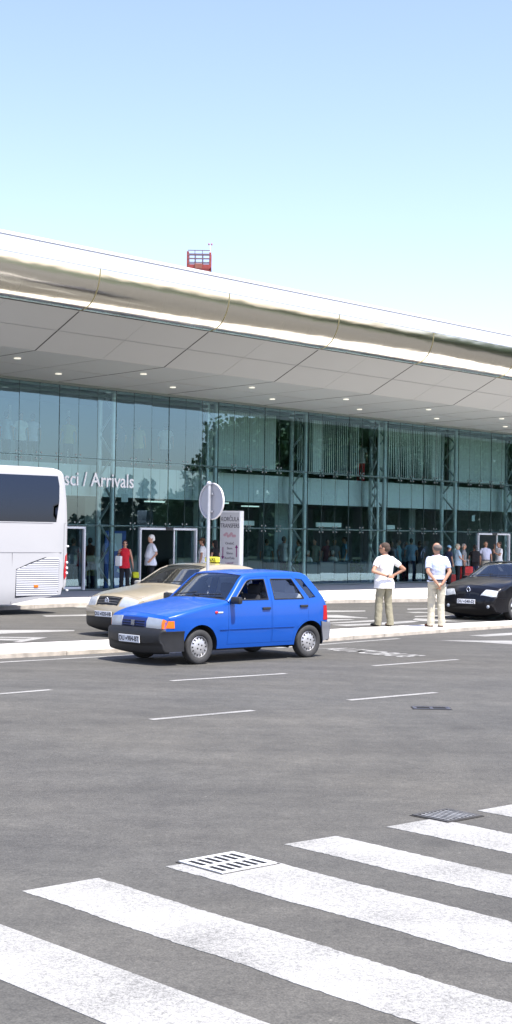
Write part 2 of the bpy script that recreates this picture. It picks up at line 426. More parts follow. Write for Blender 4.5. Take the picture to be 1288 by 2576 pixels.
def solid(o, th):
    SOL.append(o); m = o.modifiers.new('s', 'SOLIDIFY'); m.thickness = th; m.offset = -1; return o

class Shell:
    def __init__(s, prof, Yf, r=.04):
        s.p = prof; s.Yf = Yf; s.r = r
        s.S = [0]
        for a, b in zip(prof, prof[1:]): s.S.append(s.S[-1]+math.hypot(b[0]-a[0], b[1]-a[1]))
    def at(s, q):
        q = max(0, min(s.S[-1], q))
        for i in range(len(s.S)-1):
            if q <= s.S[i+1]+1e-9: break
        t = (q-s.S[i])/(s.S[i+1]-s.S[i]); a, b = s.p[i], s.p[i+1]
        return a[0]+(b[0]-a[0])*t, a[1]+(b[1]-a[1])*t, a[2]+(b[2]-a[2])*t
    def nrm(s, q):
        h = .04; a = s.at(q-h); b = s.at(q+h); dx, dz = b[0]-a[0], b[1]-a[1]; L = math.hypot(dx, dz)
        return dz/L, -dx/L          # travelling front-bottom -> up -> back: outward
    def rail(s, q0, q1, inset=0, step=.05):
        n = max(2, int(abs(q1-q0)/step)+1); out = []
        for i in range(n+1):
            q = q0+(q1-q0)*i/n; x, z, c = s.at(q); nx, nz = s.nrm(q); d = s.r+inset
            out.append((x-nx*d, z-nz*d))
        return out
    def top(s, q, v, off=0):
        x, z, c = s.at(q); nx, nz = s.nrm(q)
        Y = s.Yf(x-nx*s.r, z-nz*s.r); y = v*Y
        a = abs(y)-(Y-s.r); dr = 0
        if a > 0: dr = s.r*(1-math.sqrt(max(0, 1-(min(a, s.r)/s.r)**2)))
        d = c*(1-v*v)-dr+off
        return (x+nx*d, y, z+nz*d)
    def side(s, x, z, off=0): return (x, s.Yf(x, z)+off, z)
VL = [-1, -.992, -.98, -.965, -.94, -.88, -.75, -.55, -.3, 0, .3, .55, .75, .88, .94, .965, .98, .992, 1]
def top_grid(sh, q0, q1, v0=-1, v1=1, off=0, step=.05):
    """strip of the girdle between profile stations q0..q1"""
    vs = sorted({v for v in VL if v0 < v < v1} | {v0, v1}); n = max(1, int((q1-q0)/step))
    bm = bmesh.new(); rows = []
    for i in range(n+1):
        q = q0+(q1-q0)*i/n; rows.append([bm.verts.new(sh.top(q, v, off)) for v in vs])
    for a, b in zip(rows, rows[1:]):
        for j in range(len(vs)-1): bm.faces.new((a[j], a[j+1], b[j+1], b[j]))
    return bm
def merge(bm, me):
    bm.from_mesh(me); bpy.data.meshes.remove(me)

def arc(cx, cz, R, zlo, n=18, rev=False):
    a0 = math.asin(max(-1, (zlo-cz)/R)); P = [(cx+R*math.cos(PI-a0-(PI-2*a0)*i/n), cz+R*math.sin(PI-a0-(PI-2*a0)*i/n)) for i in range(n+1)]
    return P[::-1] if rev else P

def wheel(car, x, y, R, wd, kind, side):
    wl = bpy.data.objects.new('wheel', None); COL.objects.link(wl); wl.parent = car; wl.location = (x, y, R)
    wl.rotation_euler = (math.radians(-90 if side > 0 else 90), 0, 0)     # local z points outward
    rr = R*.64
    bm = bmesh.new(); h = wd/2
    lathe(bm, [(rr-.01, -h*.8), (rr+.015, -h), (R*.9, -h), (R*.97, -h*.85), (R, -h*.6), (R, h*.6), (R*.97, h*.85), (R*.9, h), (rr+.015, h*.97), (rr-.005, h*.75), (rr-.02, h*.3), (rr-.02, -h)], 36)
    obj('tyre', bm, M_RUBBER, wl, True, 50)
    bm = bmesh.new()
    lathe(bm, [(rr-.003, h*.72), (rr-.012, h*.8), (rr*.92, h*.62), (rr*.86, h*.45), (rr*.80, h*.58), (rr*.60, h*.78), (rr*.35, h*.86), (.001, h*.88)], 36)
    nf = len(bm.faces)
    if kind == 'cap':
        for i in range(14):
            a = 2*PI*i/14
            box(bm, (rr*.745*math.cos(a), rr*.745*math.sin(a), h*.66), (rr*.2, rr*.12, h*.12), Matrix.Rotation(a, 4, 'Z'), .004)
        for i in range(4):
            a = 2*PI*i/4+.5
            tube(bm, (rr*.27*math.cos(a), rr*.27*math.sin(a), h*.8), (rr*.27*math.cos(a), rr*.27*math.sin(a), h*.90), .014, n=8)
    else:
        for i in range(5):
            a = 2*PI*i/5
            for s in (-.30, .30):
                b = a+s*.0
            vsx = [(rr*.36, -.05), (rr*.80, -.35), (rr*.84, 0), (rr*.80, .35), (rr*.36, .05)]
            pts = [bm.verts.new((q*math.cos(a+w_), q*math.sin(a+w_), h*(.885-.35*max(0, q/rr-.36)))) for q, w_ in vsx]
            bm.faces.new(pts)
    bm.faces.ensure_lookup_table()
    for f in bm.faces[nf:]: f.material_index = 1
    ro_ = obj('rim', bm, M_RIM if kind != 'alloy' else mat('alloy', (.62, .62, .62), .3, .6), wl, True, 40); ro_.data.materials.append(mat('rim_dark', (.012, .012, .012), .7))
    return wl

def make_car(sp, label, cat, loc, heading, name, group=None):
    car = thing(name, label, cat, (loc.x, loc.y, 0), math.atan2(heading.y, heading.x), group)
    P = sp['paint']; Yf = sp['Y']; sh = Shell(sp['prof'], Yf, sp.get('r', .045))
    q = lambda i: sh.S[i]
    iN, iH, iC, iR, iB, iT, iE = sp['idx']   # nose bottom, hood edge, cowl, roof front, roof back, rear window foot, rear bottom
    R = sp['R']; AR = sp['AR']; wb = sp['wb']; zs = sp['sill']; cz = R
    # ---- body sides with openings for doors, quarter glass and wheel arches
    rail = sh.rail(q(iN), q(iE))
    xr = rail[-1][0]; xf = rail[0][0]
    outer = rail+[(xr+.06, zs+.08)]+arc(-wb, cz, AR, zs)+[]+arc(0, cz, AR, zs)+[(xf-.02, zs+.06)]
    def clampin(Pp, dmin):
        out = []
        for x, z in subdiv(Pp, .06):
            best = None
            for a, b in zip(rail, rail[1:]):
                dx, dz = b[0]-a[0], b[1]-a[1]; L = dx*dx+dz*dz
                t = max(0, min(1, ((x-a[0])*dx+(z-a[1])*dz)/L)); px, pz = a[0]+t*dx, a[1]+t*dz; d_ = math.hypot(x-px, z-pz)
                if best is None or d_ < best[0]: best = (d_, px, pz, -dz/math.sqrt(L), dx/math.sqrt(L))
            d_, px, pz, nx, nz = best
            sgd = (x-px)*nx+(z-pz)*nz
            if sgd < dmin and d_ < .25: x, z = px+nx*dmin, pz+nz*dmin
            if not out or math.hypot(x-out[-1][0], z-out[-1][1]) > .012: out.append((x, z))
        return out
    for d in sp['doors']:
        if not d.get('c'): d['o'] = clampin(d['o'], .014); d['w'] = clampin(d['w'], .05); d['c'] = 1
    sp['quarter'] = [clampin(wq, .05) for wq in sp['quarter']]
    holes = [d['o'] for d in sp['doors']]+[wq for wq in sp['quarter']]
    # doors reach down to the sill band, arches cut them where they meet
    me = panel_mesh(outer, holes, .075, lambda x, z: sh.side(x, z), True)
    for sgn in (1, -1):
        bm = bmesh.new(); bm.from_mesh(me if sgn > 0 else mirror_y(me, 'm'))
        if sgn > 0: bmL = bm
        else:
            t = bpy.data.meshes.new('t'); bm.to_mesh(t); bm.free(); bmL.from_mesh(t)
    # nose strip, roof, rear end join the sides into one body shell
    for (a, b) in ((q(iN), q(iH)), (q(iR), q(iB)), (q(iT), q(iE))):
        g = top_grid(sh, a, b); t = bpy.data.meshes.new('t'); g.to_mesh(t); g.free(); bmL.from_mesh(t)
    wv = sp.get('wsv', .90)
    for (a, b, wd2) in ((q(iC), q(iR), wv), (q(iB), q(iT), sp.get('rwv', .86))):
        for v0, v1 in ((-1, -wd2), (wd2, 1)):
            g = top_grid(sh, a, b, v0, v1); t = bpy.data.meshes.new('t'); g.to_mesh(t); g.free(); bmL.from_mesh(t)
    bmesh.ops.remove_doubles(bmL, verts=bmL.verts, dist=.004)
    body = obj('body', bmL, P, car, True, 34); solid(body, .012)
    # ---- hood
    g = top_grid(sh, q(iH)+.006, q(iC)-.02, -1, 1, .0); hood = obj('hood', g, P, car, True, 34); solid(hood, .02)
    g = top_grid(sh, q(iC)-.10, q(iC)+.03, -.90, .90, -.012); obj('cowl', g, M_BLACKP, car, True)
    for s in (1, -1):
        bm = bmesh.new(); a = Vector(sh.top(q(iC)+.02, -.1 if s > 0 else -.75, .03)); b = Vector(sh.top(q(iC)+.08, .75 if s > 0 else -.05, .03))
        tube(bm, a, b, .009, n=6); tube(bm, a-Vector((0, 0, .03)), a+Vector((0, 0, .01)), .016, n=8); obj('wiper', bm, M_BLACKP, car)
    # ---- glass
    g = top_grid(sh, q(iC)+.0, q(iR), -wv-.005, wv+.005, -.012); obj('windshield', g, M_CGLASS, car, True)
    g = top_grid(sh, q(iB), q(iT), -sp.get('rwv', .86)-.005, sp.get('rwv', .86)+.005, -.012); obj('rear_window', g, M_CGLASS, car, True)
    # ---- doors
    for d in sp['doors']:
        def inset(Pp, k):
            out = []
            n = len(Pp)
            for i in range(n):
                a = Vector(Pp[i-1]); b = Vector(Pp[i]); c = Vector(Pp[(i+1) % n])
                e1 = (b-a).normalized(); e2 = (c-b).normalized(); n1 = Vector((-e1.y, e1.x)); n2 = Vector((-e2.y, e2.x)); m = (n1+n2)
                m = m/max(.3, m.dot(n1)) if m.length > 1e-6 else n1
                out.append(tuple(b+m*k*d['dir']))
            return out
        ar = sum(d['o'][i-1][0]*d['o'][i][1]-d['o'][i][0]*d['o'][i-1][1] for i in range(len(d['o'])))
        d['dir'] = 1 if ar > 0 else -1
        dm = panel_mesh(inset(d['o'], .004), [d['w']] if d['w'] else [], .075, lambda x, z: sh.side(x, z, .001), True)
        for sgn in (1, -1):
            m2 = dm if sgn > 0 else mirror_y(dm, 'door')
            if not m2.materials: m2.materials.append(P)
            dn = bpy.data.objects.new('door', m2); COL.objects.link(dn); dn.parent = car; m2.shade_smooth(); m2.set_sharp_from_angle(angle=math.radians(34)); solid(dn, .02)
            hx, hz = d['h']; bm = bmesh.new(); yy = sgn*(Yf(hx, hz)+.012)
            box(bm, (hx, yy, hz), (.17, .03, .04), None, .01); obj('handle', bm, sp.get('handle', M_BLACKP), dn, True, 40)
            if d['w']:
                # rubber seal round the glass
                bm = bmesh.new(); Pw = subdiv(d['w'], .08)
                for a, b in zip(Pw, Pw[1:]+Pw[:1]):
                    pa = Vector(sh.side(a[0], a[1], .002)); pb = Vector(sh.side(b[0], b[1], .002))
                    tube(bm, pa, pb, .010, n=6)
                sm = bpy.data.meshes.new('window_seal'); bm.to_mesh(sm); bm.free()
                if sgn < 0: sm = mirror_y(sm, 'window_seal')
                link('window_seal', sm, M_BLACKP, dn)
                if not (sgn > 0 and d.get('open')):
                    gm = panel_mesh(d['w'], [], .12, lambda x, z: sh.side(x, z, -.012), True)
                    if sgn < 0: gm = mirror_y(gm, 'window')
                    link('window', gm, M_CGLASS, dn, True)
    for wq in sp['quarter']:
        for sgn in (1, -1):
            gm = panel_mesh(wq, [], .12, lambda x, z: sh.side(x, z, -.010), True)
            if sgn < 0: gm = mirror_y(gm, 'window')
            link('quarter_window', gm, M_CGLASS, car, True)
    # ---- wheel wells, floor, inner walls
    for x in (0, -wb):
        for sgn in (1, -1):
            bm = bmesh.new(); A = arc(x, cz, AR+.004, zs-.02, 16)
            ro = [bm.verts.new((a, sgn*(Yf(a, b)-.012), b)) for a, b in A]; ri = [bm.verts.new((a, sgn*(Yf(x, .5)-.30), b)) for a, b in A]
            for i in range(len(A)-1): bm.faces.new((ro[i], ro[i+1], ri[i+1], ri[i]))
            bm.faces.new(ri); obj('wheel_arch', bm, M_DARKM, car)
    bm = bmesh.new(); yy = Yf(-wb/2, .4)-.05
    box(bm, ((xf+xr)/2, 0, zs+.05), (xf-xr-.2, 2*(yy-.2), .05))
    box(bm, (-wb/2, 0, zs+.04), (wb-2*AR, 2*yy, .04))
    bx = sp['belt']
    for sgn in (1, -1):
        Z0, Z1 = zs+.06, bx-.03
        xs_ = [-AR-.05, -wb+AR+.05]
        quad(bm, [(xs_[0], sgn*(yy), Z0), (xs_[1], sgn*yy, Z0), (xs_[1], sgn*(Yf(xs_[1], Z1)-.05), Z1), (xs_[0], sgn*(Yf(xs_[0], Z1)-.05), Z1)])
    fx = sp['prof'][iC][0]; quad(bm, [(fx+.05, yy, Z0), (fx+.05, -yy, Z0), (fx+.05, -yy, Z1-.03), (fx+.05, yy, Z1-.03)])
    tx = sp['prof'][iT][0]+.12
    box(bm, (tx-.0, 0, Z1-.02), (.5 if sp['hatch'] else .2, 2*yy-.1, .02))
    box(bm, (-.3*AR, 0, zs+.12), (.5, 2*yy-.6, .12))
    obj('floor_pan', bm, mat('cabin_dark', (.03, .03, .033), .9), car)
    # ---- cabin
    sm = sp.get('seatm', M_GREYP)
    for sx, sy, wds in ((sp['seatx'], .34, .48), (sp['seatx'], -.34, .48), (sp['seatx']-.85, 0, 1.15)):
        bm = bmesh.new()
        box(bm, (sx, sy, .46), (.5, wds, .16), None, .05)
        box(bm, (sx-.30, sy, .78), (.15, wds, .56), Matrix.Rotation(math.radians(-14), 4, 'Y'), .05)
        for hy in ((sy,) if wds < .6 else (-.33, .33)):
            box(bm, (sx-.385, hy, 1.13), (.09, .26, .17), Matrix.Rotation(math.radians(-10), 4, 'Y'), .035)
        obj('seat', bm, sm if wds < .6 else sp.get('rseatm', sm), car, True, 60)
    bm = bmesh.new(); dx = fx-.18
    box(bm, (dx, 0, bx-.13), (.42, 2*yy-.08, .2), None, .06); box(bm, (dx-.05, .34, bx-.02), (.22, .38, .07), None, .03)
    obj('dashboard', bm, M_GREYP, car, True, 60)
    bm = bmesh.new(); n = 20
    for i in range(n):
        a0, a1 = 2*PI*i/n, 2*PI*(i+1)/n
        tube(bm, (0, .18*math.cos(a0), .18*math.sin(a0)), (0, .18*math.cos(a1), .18*math.sin(a1)), .014, n=6)
    box(bm, (0, 0, 0), (.03, .3, .04)); box(bm, (0, 0, -.06), (.03, .04, .16))
    bmesh.ops.transform(bm, matrix=Matrix.Translation((dx-.36, .34, bx-.06)) @ Matrix.Rotation(math.radians(-22), 4, 'Y'), verts=bm.verts)
    obj('steering_wheel', bm, M_BLACKP, car)
    # ---- bumpers
    for bp in sp['bumpers']:
        bdx = bp.get('dx', .07); bs = Shell(bp['prof'], lambda x, z: Yf(x-bdx if x > -1 else x+bdx*.8, max(z, .42))+bp.get('o', .018), .025)
        bmB = top_grid(bs, 0, bs.S[-1], step=.04)
        rl = bs.rail(0, bs.S[-1]); poly = rl+bp['back']
        sm_ = panel_mesh(poly, [], .06, lambda x, z: bs.side(x, z), bp.get('flip', True))
        bmB.from_mesh(sm_); bmB.from_mesh(mirror_y(sm_, 'x'))
        bmesh.ops.remove_doubles(bmB, verts=bmB.verts, dist=.004)
        o = obj('bumper', bmB, bp['m'], car, True, 40); solid(o, .02)
        if bp.get('plate'):
            pq, txt, pcol = bp['plate']
            x, y, z = bs.top(pq, 0, .012); nx, nz = bs.nrm(pq)
            an = math.atan2(nz, nx)
            M = Matrix.Translation((x, 0, z)) @ Matrix.Rotation(-an, 4, 'Y')
            bm = bmesh.new(); box(bm, (0, 0, 0), (.012, .52, .115), None, .003); bmesh.ops.transform(bm, matrix=M, verts=bm.verts)
            pl = obj('number_plate', bm, M_WHITE, car)
            MM = M @ Matrix.Translation((.0075 if nx > 0 else .0075, 0, -.002)) @ Matrix(((0, 0, 1, 0), (1, 0, 0, 0), (0, 1, 0, 0), (0, 0, 0, 1)))
            if txt: text_obj('plate_number', txt, .105, mat('plate_ink', (.02, .02, .03), .5), pl, MM, .001, font_scale_x=.92, offset=.002)
    # ---- extra surface patches
    for pt in sp['patches']:
        nm, kind, poly, m, of, th = pt[:6]; par = car; both = pt[6] if len(pt) > 6 else True
        if kind == 'side':
            me = panel_mesh(poly, [], .05, lambda x, z: sh.side(x, z, of), True)
        else:
            me = panel_mesh(poly, [], .05, lambda a, v: sh.top(q(iN)+a, v, of), True)
        me.name = nm
        ms = [me]+([mirror_y(me, nm)] if both else [])
        for k in ms:
            o = link(nm, k, m, par, True, 30); solid(o, th)
    for x in (0, -wb):
        for sgn in (1, -1):
            wheel(car, x, sgn*(Yf(x, .45)-.02-sp['tw']/2), R, sp['tw'], sp['rim'], sgn)
    # ---- mirrors
    for sgn in (1, -1):
        bm = bmesh.new(); mx, mz = sp['mirror']; yy = sgn*(Yf(mx, mz)+.10)
        box(bm, (mx+.02, yy, mz+.055), (.09, .19, .115), Matrix.Rotation(sgn*.12, 4, 'Z'), .03)
        box(bm, (mx, sgn*(Yf(mx, mz)+.015), mz+.03), (.06, .07, .04), None, .01)
        obj('mirror', bm, sp['mirrorm'], car, True, 50)
    return car, sh

def yfun(W, xf, rf, df, xr, rr, dr, zc, belt, tum, step=.010):
    def Y(x, z):
        y = W
        if x > xf: t = min(1, (x-xf)/rf); y -= df*(1-math.sqrt(max(0, 1-t*t)))
        if x < xr: t = min(1, (xr-x)/rr); y -= dr*(1-math.sqrt(max(0, 1-t*t)))
        if z > belt: y -= (z-belt)*tum+.5*(z-belt)**2*.25
        if z < zc: y -= step*min(1, (zc-z)/.03)+.03*max(0, (zc-z)/.3)**2
        else: y -= .018*max(0, (min(z, belt)-zc-.1)/.3)**2
        return y
    return Y

# ---- blue hatchback -------------------------------------------------------
BLUE = mat('blue_paint', (.003, .072, .37), .35, 0.0, noise=.03, nscale=3, coat=.4, spec=.35)
LAMP = mat('headlight_glass', (.42, .45, .48), .15, .2, noise=.12, nscale=12)
ORANGE = mat('orange_lens', (.75, .17, .01), .2, noise=.15, nscale=30)
REDL = mat('red_lens', (.42, .012, .02), .2)
uY = yfun(.775, .28, .42, .24, -2.45, .45, .14, .53, .96, .30)
uno = dict(paint=BLUE, Y=uY, R=.272, AR=.345, wb=2.36, sill=.23, tw=.155, rim='cap', belt=.96, hatch=True, r=.045,
  prof=[(.655, .42, .07), (.665, .52, .07), (.660, .66, .07), (.640, .715, .06), (.60, .745, .045), (.30, .825, .035), (-.10, .90, .03), (-.50, .962, .03),
        (-.56, .98, .04), (-.90, 1.30, .05), (-.99, 1.365, .035), (-1.10, 1.395, .03), (-1.50, 1.415, .03), (-2.0, 1.415, .03), (-2.30, 1.395, .03), (-2.39, 1.36, .03),
        (-2.44, 1.31, .03), (-2.70, 1.00, .03), (-2.745, .93, .03), (-2.80, .80, .03), (-2.815, .55, .03), (-2.80, .32, .02)],
  idx=(0, 4, 8, 10, 15, 17, 21),
  doors=[dict(o=[(-.545, .29), (-.56, .945), (-.93, 1.30), (-1.02, 1.343), (-1.47, 1.355), (-1.485, .29)],
              w=[(-.66, .985), (-.985, 1.295), (-1.41, 1.305), (-1.42, .985)], h=(-1.36, .84), open=True),
         dict(o=[(-1.505, .29), (-1.49, 1.355), (-2.05, 1.352), (-2.30, .98), (-2.315, .63), (-2.18, .60), (-2.07, .52), (-2.0, .42), (-1.975, .29)],
              w=[(-1.56, .985), (-1.55, 1.305), (-2.02, 1.30), (-2.215, .985)], h=(-2.20, .86))],
  quarter=[[(-2.10, 1.315), (-2.26, 1.295), (-2.50, 1.00), (-2.345, .985)]],
  seatx=-1.10, mirror=(-.66, .93), mirrorm=M_BLACKP, seatm=mat('dark_cloth', (.035, .036, .04), .9), rseatm=mat('grey_cloth', (.42, .43, .44), .9),
  bumpers=[dict(prof=[(.60, .19, .04), (.665, .20, .05), (.69, .24, .055), (.70, .325, .06), (.732, .345, .065), (.742, .42, .065), (.738, .505, .065), (.70, .545, .06), (.655, .548, .05)], back=[(.35, .53), (.35, .22)], m=mat('bumper_black', (.012, .0125, .014), .55, noise=.2, nscale=8), plate=(.29, 'DU\u2009\u25aa984-BT', 0)),
           dict(prof=[(-2.76, .60, .02), (-2.85, .59, .03), (-2.875, .50, .03), (-2.86, .30, .03), (-2.80, .27, .02)], back=[(-2.66, .27), (-2.64, .40), (-2.60, .60)], m=mat('bumper_grey', (.17, .175, .19), .5, noise=.1))],
  patches=[('headlight', 'top', [(.145, .46), (.145, .93), (.285, .93), (.285, .47)], LAMP, .014, .03),
           ('grille', 'top', [(.145, -.44), (.145, .44), (.275, .44), (.275, -.44)], mat('blue_grille', (.006, .03, .19), .5), .008, .02, False),
           ('indicator', 'top', [(.145, .935), (.145, 1.0), (.285, 1.0), (.285, .935)], ORANGE, .012, .03),
           ('indicator', 'side', [(.51, .575), (.515, .685), (.605, .685), (.625, .60), (.63, .575)], ORANGE, .006, .02),
           ('tail_light', 'side', [(-2.66, .62), (-2.68, .86), (-2.765, .86), (-2.785, .62)], REDL, .008, .02),
           ('crease', 'side', [(-.38, .522), (-.38, .531), (-1.98, .531), (-1.98, .522)], BLUE, .006, .01)])
a = G(505, 1672); HD = -E
US = 1.06; axle = a+(-NR)*(.775-.01)*US
ucar, ush = make_car(uno, 'bright blue five-door hatchback with black bumpers stopped beside the median', 'car', axle, HD, 'hatchback_car')
ucar.scale = (US, US, US)
# grille slots, badge, side marker, side strip
bm = bmesh.new()
for k in range(3):
    for s in (-1, 1):
        P = [ush.top(.165+.034*k, v, .012) for v in (s*.06, s*.14, s*.22, s*.30, s*.40)]
        for p_, q_ in zip(P, P[1:]): tube(bm, p_, q_, .011, n=5)
obj('grille_slot', bm, mat('slot_dark', (.003, .008, .03), .8), ucar)
bm = bmesh.new(); x, y, z = ush.top(.21, 0, .018); box(bm, (x, 0, z), (.015, .085, .085), None, .01); obj('badge', bm, mat('badge_grey', (.22, .23, .25), .4, .5), ucar)
bm = bmesh.new(); ell(bm, (-.30, uY(-.30, .80)+.005, .80), (.028, .012, .022)); obj('side_indicator', bm, mat('side_red', (.7, .03, .02), .3), ucar, True)
bm = bmesh.new(); box(bm, (-.385, uY(-.38, .80)+.004, .80), (.10, .008, .022)); obj('badge', bm, mat('badge_pale', (.55, .6, .65), .4), ucar)
bm = bmesh.new(); tube(bm, (-2.2, 0, .2), (-2.2, .4, .2), .05); box(bm, (-1.3, 0, .2), (1.4, .5, .08)); tube(bm, (-.3, .2, .18), (-2.6, .2, .18), .03); tube(bm, (-2.36, -.6, .25), (-2.36, .6, .25), .05); obj('exhaust', bm, M_DARKM, ucar)

# ---- sand coloured taxi ------------------------------------------------------
SAND = mat('sand_metallic', (.42, .36, .25), .3, .35, noise=.02, coat=.7)
tY = yfun(.865, .40, .52, .34, -3.3, .5, .2, .55, .98, .38, .004)
taxi = dict(paint=SAND, Y=tY, R=.31, AR=.375, wb=2.70, sill=.25, tw=.195, rim='alloy', belt=.98, hatch=False, r=.07,
  prof=[(.84, .40, .1), (.885, .50, .12), (.88, .62, .12), (.82, .73, .12), (.72, .80, .09), (.40, .89, .05), (-.10, .97, .04), (-.42, 1.01, .04),
        (-.52, 1.04, .05), (-1.05, 1.36, .06), (-1.25, 1.43, .04), (-1.5, 1.465, .03), (-1.9, 1.47, .03), (-2.3, 1.45, .03), (-2.55, 1.41, .03), (-2.70, 1.36, .04),
        (-3.25, 1.10, .03), (-3.45, 1.07, .03), (-3.72, 1.03, .03), (-3.79, .95, .03), (-3.80, .6, .03), (-3.76, .35, .03)],
  idx=(0, 4, 8, 10, 15, 16, 21),
  doors=[dict(o=[(-.50, .30), (-.56, .97), (-1.08, 1.315), (-1.28, 1.375), (-1.62, 1.395), (-1.62, .30)], w=[(-.74, 1.02), (-1.14, 1.285), (-1.34, 1.34), (-1.56, 1.35), (-1.56, 1.02)], h=(-1.48, .90)),
         dict(o=[(-1.64, .30), (-1.64, 1.395), (-2.35, 1.375), (-2.62, 1.27), (-2.78, 1.0), (-2.72, .72), (-2.55, .68), (-2.38, .55), (-2.28, .30)], w=[(-1.70, 1.02), (-1.70, 1.35), (-2.30, 1.335), (-2.52, 1.25), (-2.64, 1.02)], h=(-2.5, .92))],
  quarter=[], seatx=-1.25, mirror=(-.72, .99), mirrorm=mat('sand_mirror', (.44, .42, .36), .3), handle=SAND,
  bumpers=[dict(prof=[(.80, .19, .10), (.90, .24, .12), (.925, .36, .13), (.92, .405, .13)], back=[(.42, .405), (.42, .24)], m=mat('bumper_dark', (.015, .015, .016), .5)),
           dict(prof=[(.80, .41, .10), (.925, .41, .13), (.935, .52, .13), (.91, .60, .12), (.86, .61, .12)], back=[(.40, .60), (.40, .41)], m=SAND, plate=(.20, 'DU\u2009\u25aa020-HR', 0)),
           dict(prof=[(-3.74, .60, .02), (-3.86, .59, .03), (-3.88, .50, .03), (-3.86, .30, .03), (-3.80, .27, .02)], back=[(-3.12, .27), (-3.10, .40), (-3.3, .60)], m=SAND)],
  patches=[('headlight', 'top', [(.20, .50), (.20, 1.0), (.325, 1.0), (.40, .98), (.40, .52)], LAMP, .012, .03),
           ('grille', 'top', [(.19, -.43), (.19, .43), (.375, .46), (.375, -.46)], mat('grille_dark', (.012, .012, .013), .5), .012, .02, False)])
fw = G(263, 1592); tax = fw+NR*.80
HT = Vector((-math.sin(math.radians(44)), -math.cos(math.radians(44)), 0)); tax = tax+Vector((.30, .1, 0))
tcar, tsh = make_car(taxi, 'sand-coloured sedan taxi with a yellow roof light behind the median', 'taxi', tax, HT, 'taxi_car')
bm = bmesh.new()
for k in range(4):
    P = [tsh.top(.215+.045*k, v, .016) for v in (-.42, -.25, -.08, .08, .25, .42)]
    for i, (p_, q_) in enumerate(zip(P, P[1:])): tube(bm, p_, q_, .007, n=5)
obj('grille_bar', bm, mat('grille_chrome', (.25, .25, .25), .3, .8), tcar)
def ring_badge(car, sh, q_, r, m, style):
    x, y, z = sh.top(q_, 0, .022); nx, nz = sh.nrm(q_); bm = bmesh.new(); n = 20
    if style == 'round':
        for i in range(n):
            a0, a1 = 2*PI*i/n, 2*PI*(i+1)/n
            tube(bm, (0, r*math.cos(a0), r*math.sin(a0)), (0, r*math.cos(a1), r*math.sin(a1)), .010, n=6)
        for y0, z0, y1, z1 in ((-.55, .75, -.2, 0), (-.2, 0, 0, .35), (0, .35, .2, 0), (.2, 0, .55, .75), (-.8, .3, -.35, -.8), (-.35, -.8, 0, -.1), (0, -.1, .35, -.8), (.35, -.8, .8, .3)):
            tube(bm, (0, r*y0, r*z0), (0, r*y1, r*z1), .007, n=5)
    else:
        P = [(0, 1.25), (.8, 0), (0, -1.25), (-.8, 0)]
        for (y0, z0), (y1, z1) in zip(P, P[1:]+P[:1]): tube(bm, (0, r*y0, r*z0), (0, r*y1, r*z1), .014, n=6)
    bmesh.ops.transform(bm, matrix=Matrix.Translation((x, 0, z)), verts=bm.verts)
    obj('emblem', bm, m, car, True)
ring_badge(tcar, tsh, .29, .058, M_CHROME, 'round')
M_YEL = mat('taxi_yellow', (.85, .80, .05), .4)
bm = bmesh.new(); box(bm, (-2.02, .0, 1.57), (.13, .36, .12), None, .035); tl = obj('taxi_light', bm, M_YEL, tcar, True, 40)
text_obj('taxi_lettering', 'TAXI', .125, mat('sign_ink', (.03, .03, .02), .5), tl, Matrix.Translation((-1.952, 0, 1.57)) @ Matrix(((0, 0, 1, 0), (1, 0, 0, 0), (0, 1, 0, 0), (0, 0, 0, 1))), .001, font_scale_x=1.1)
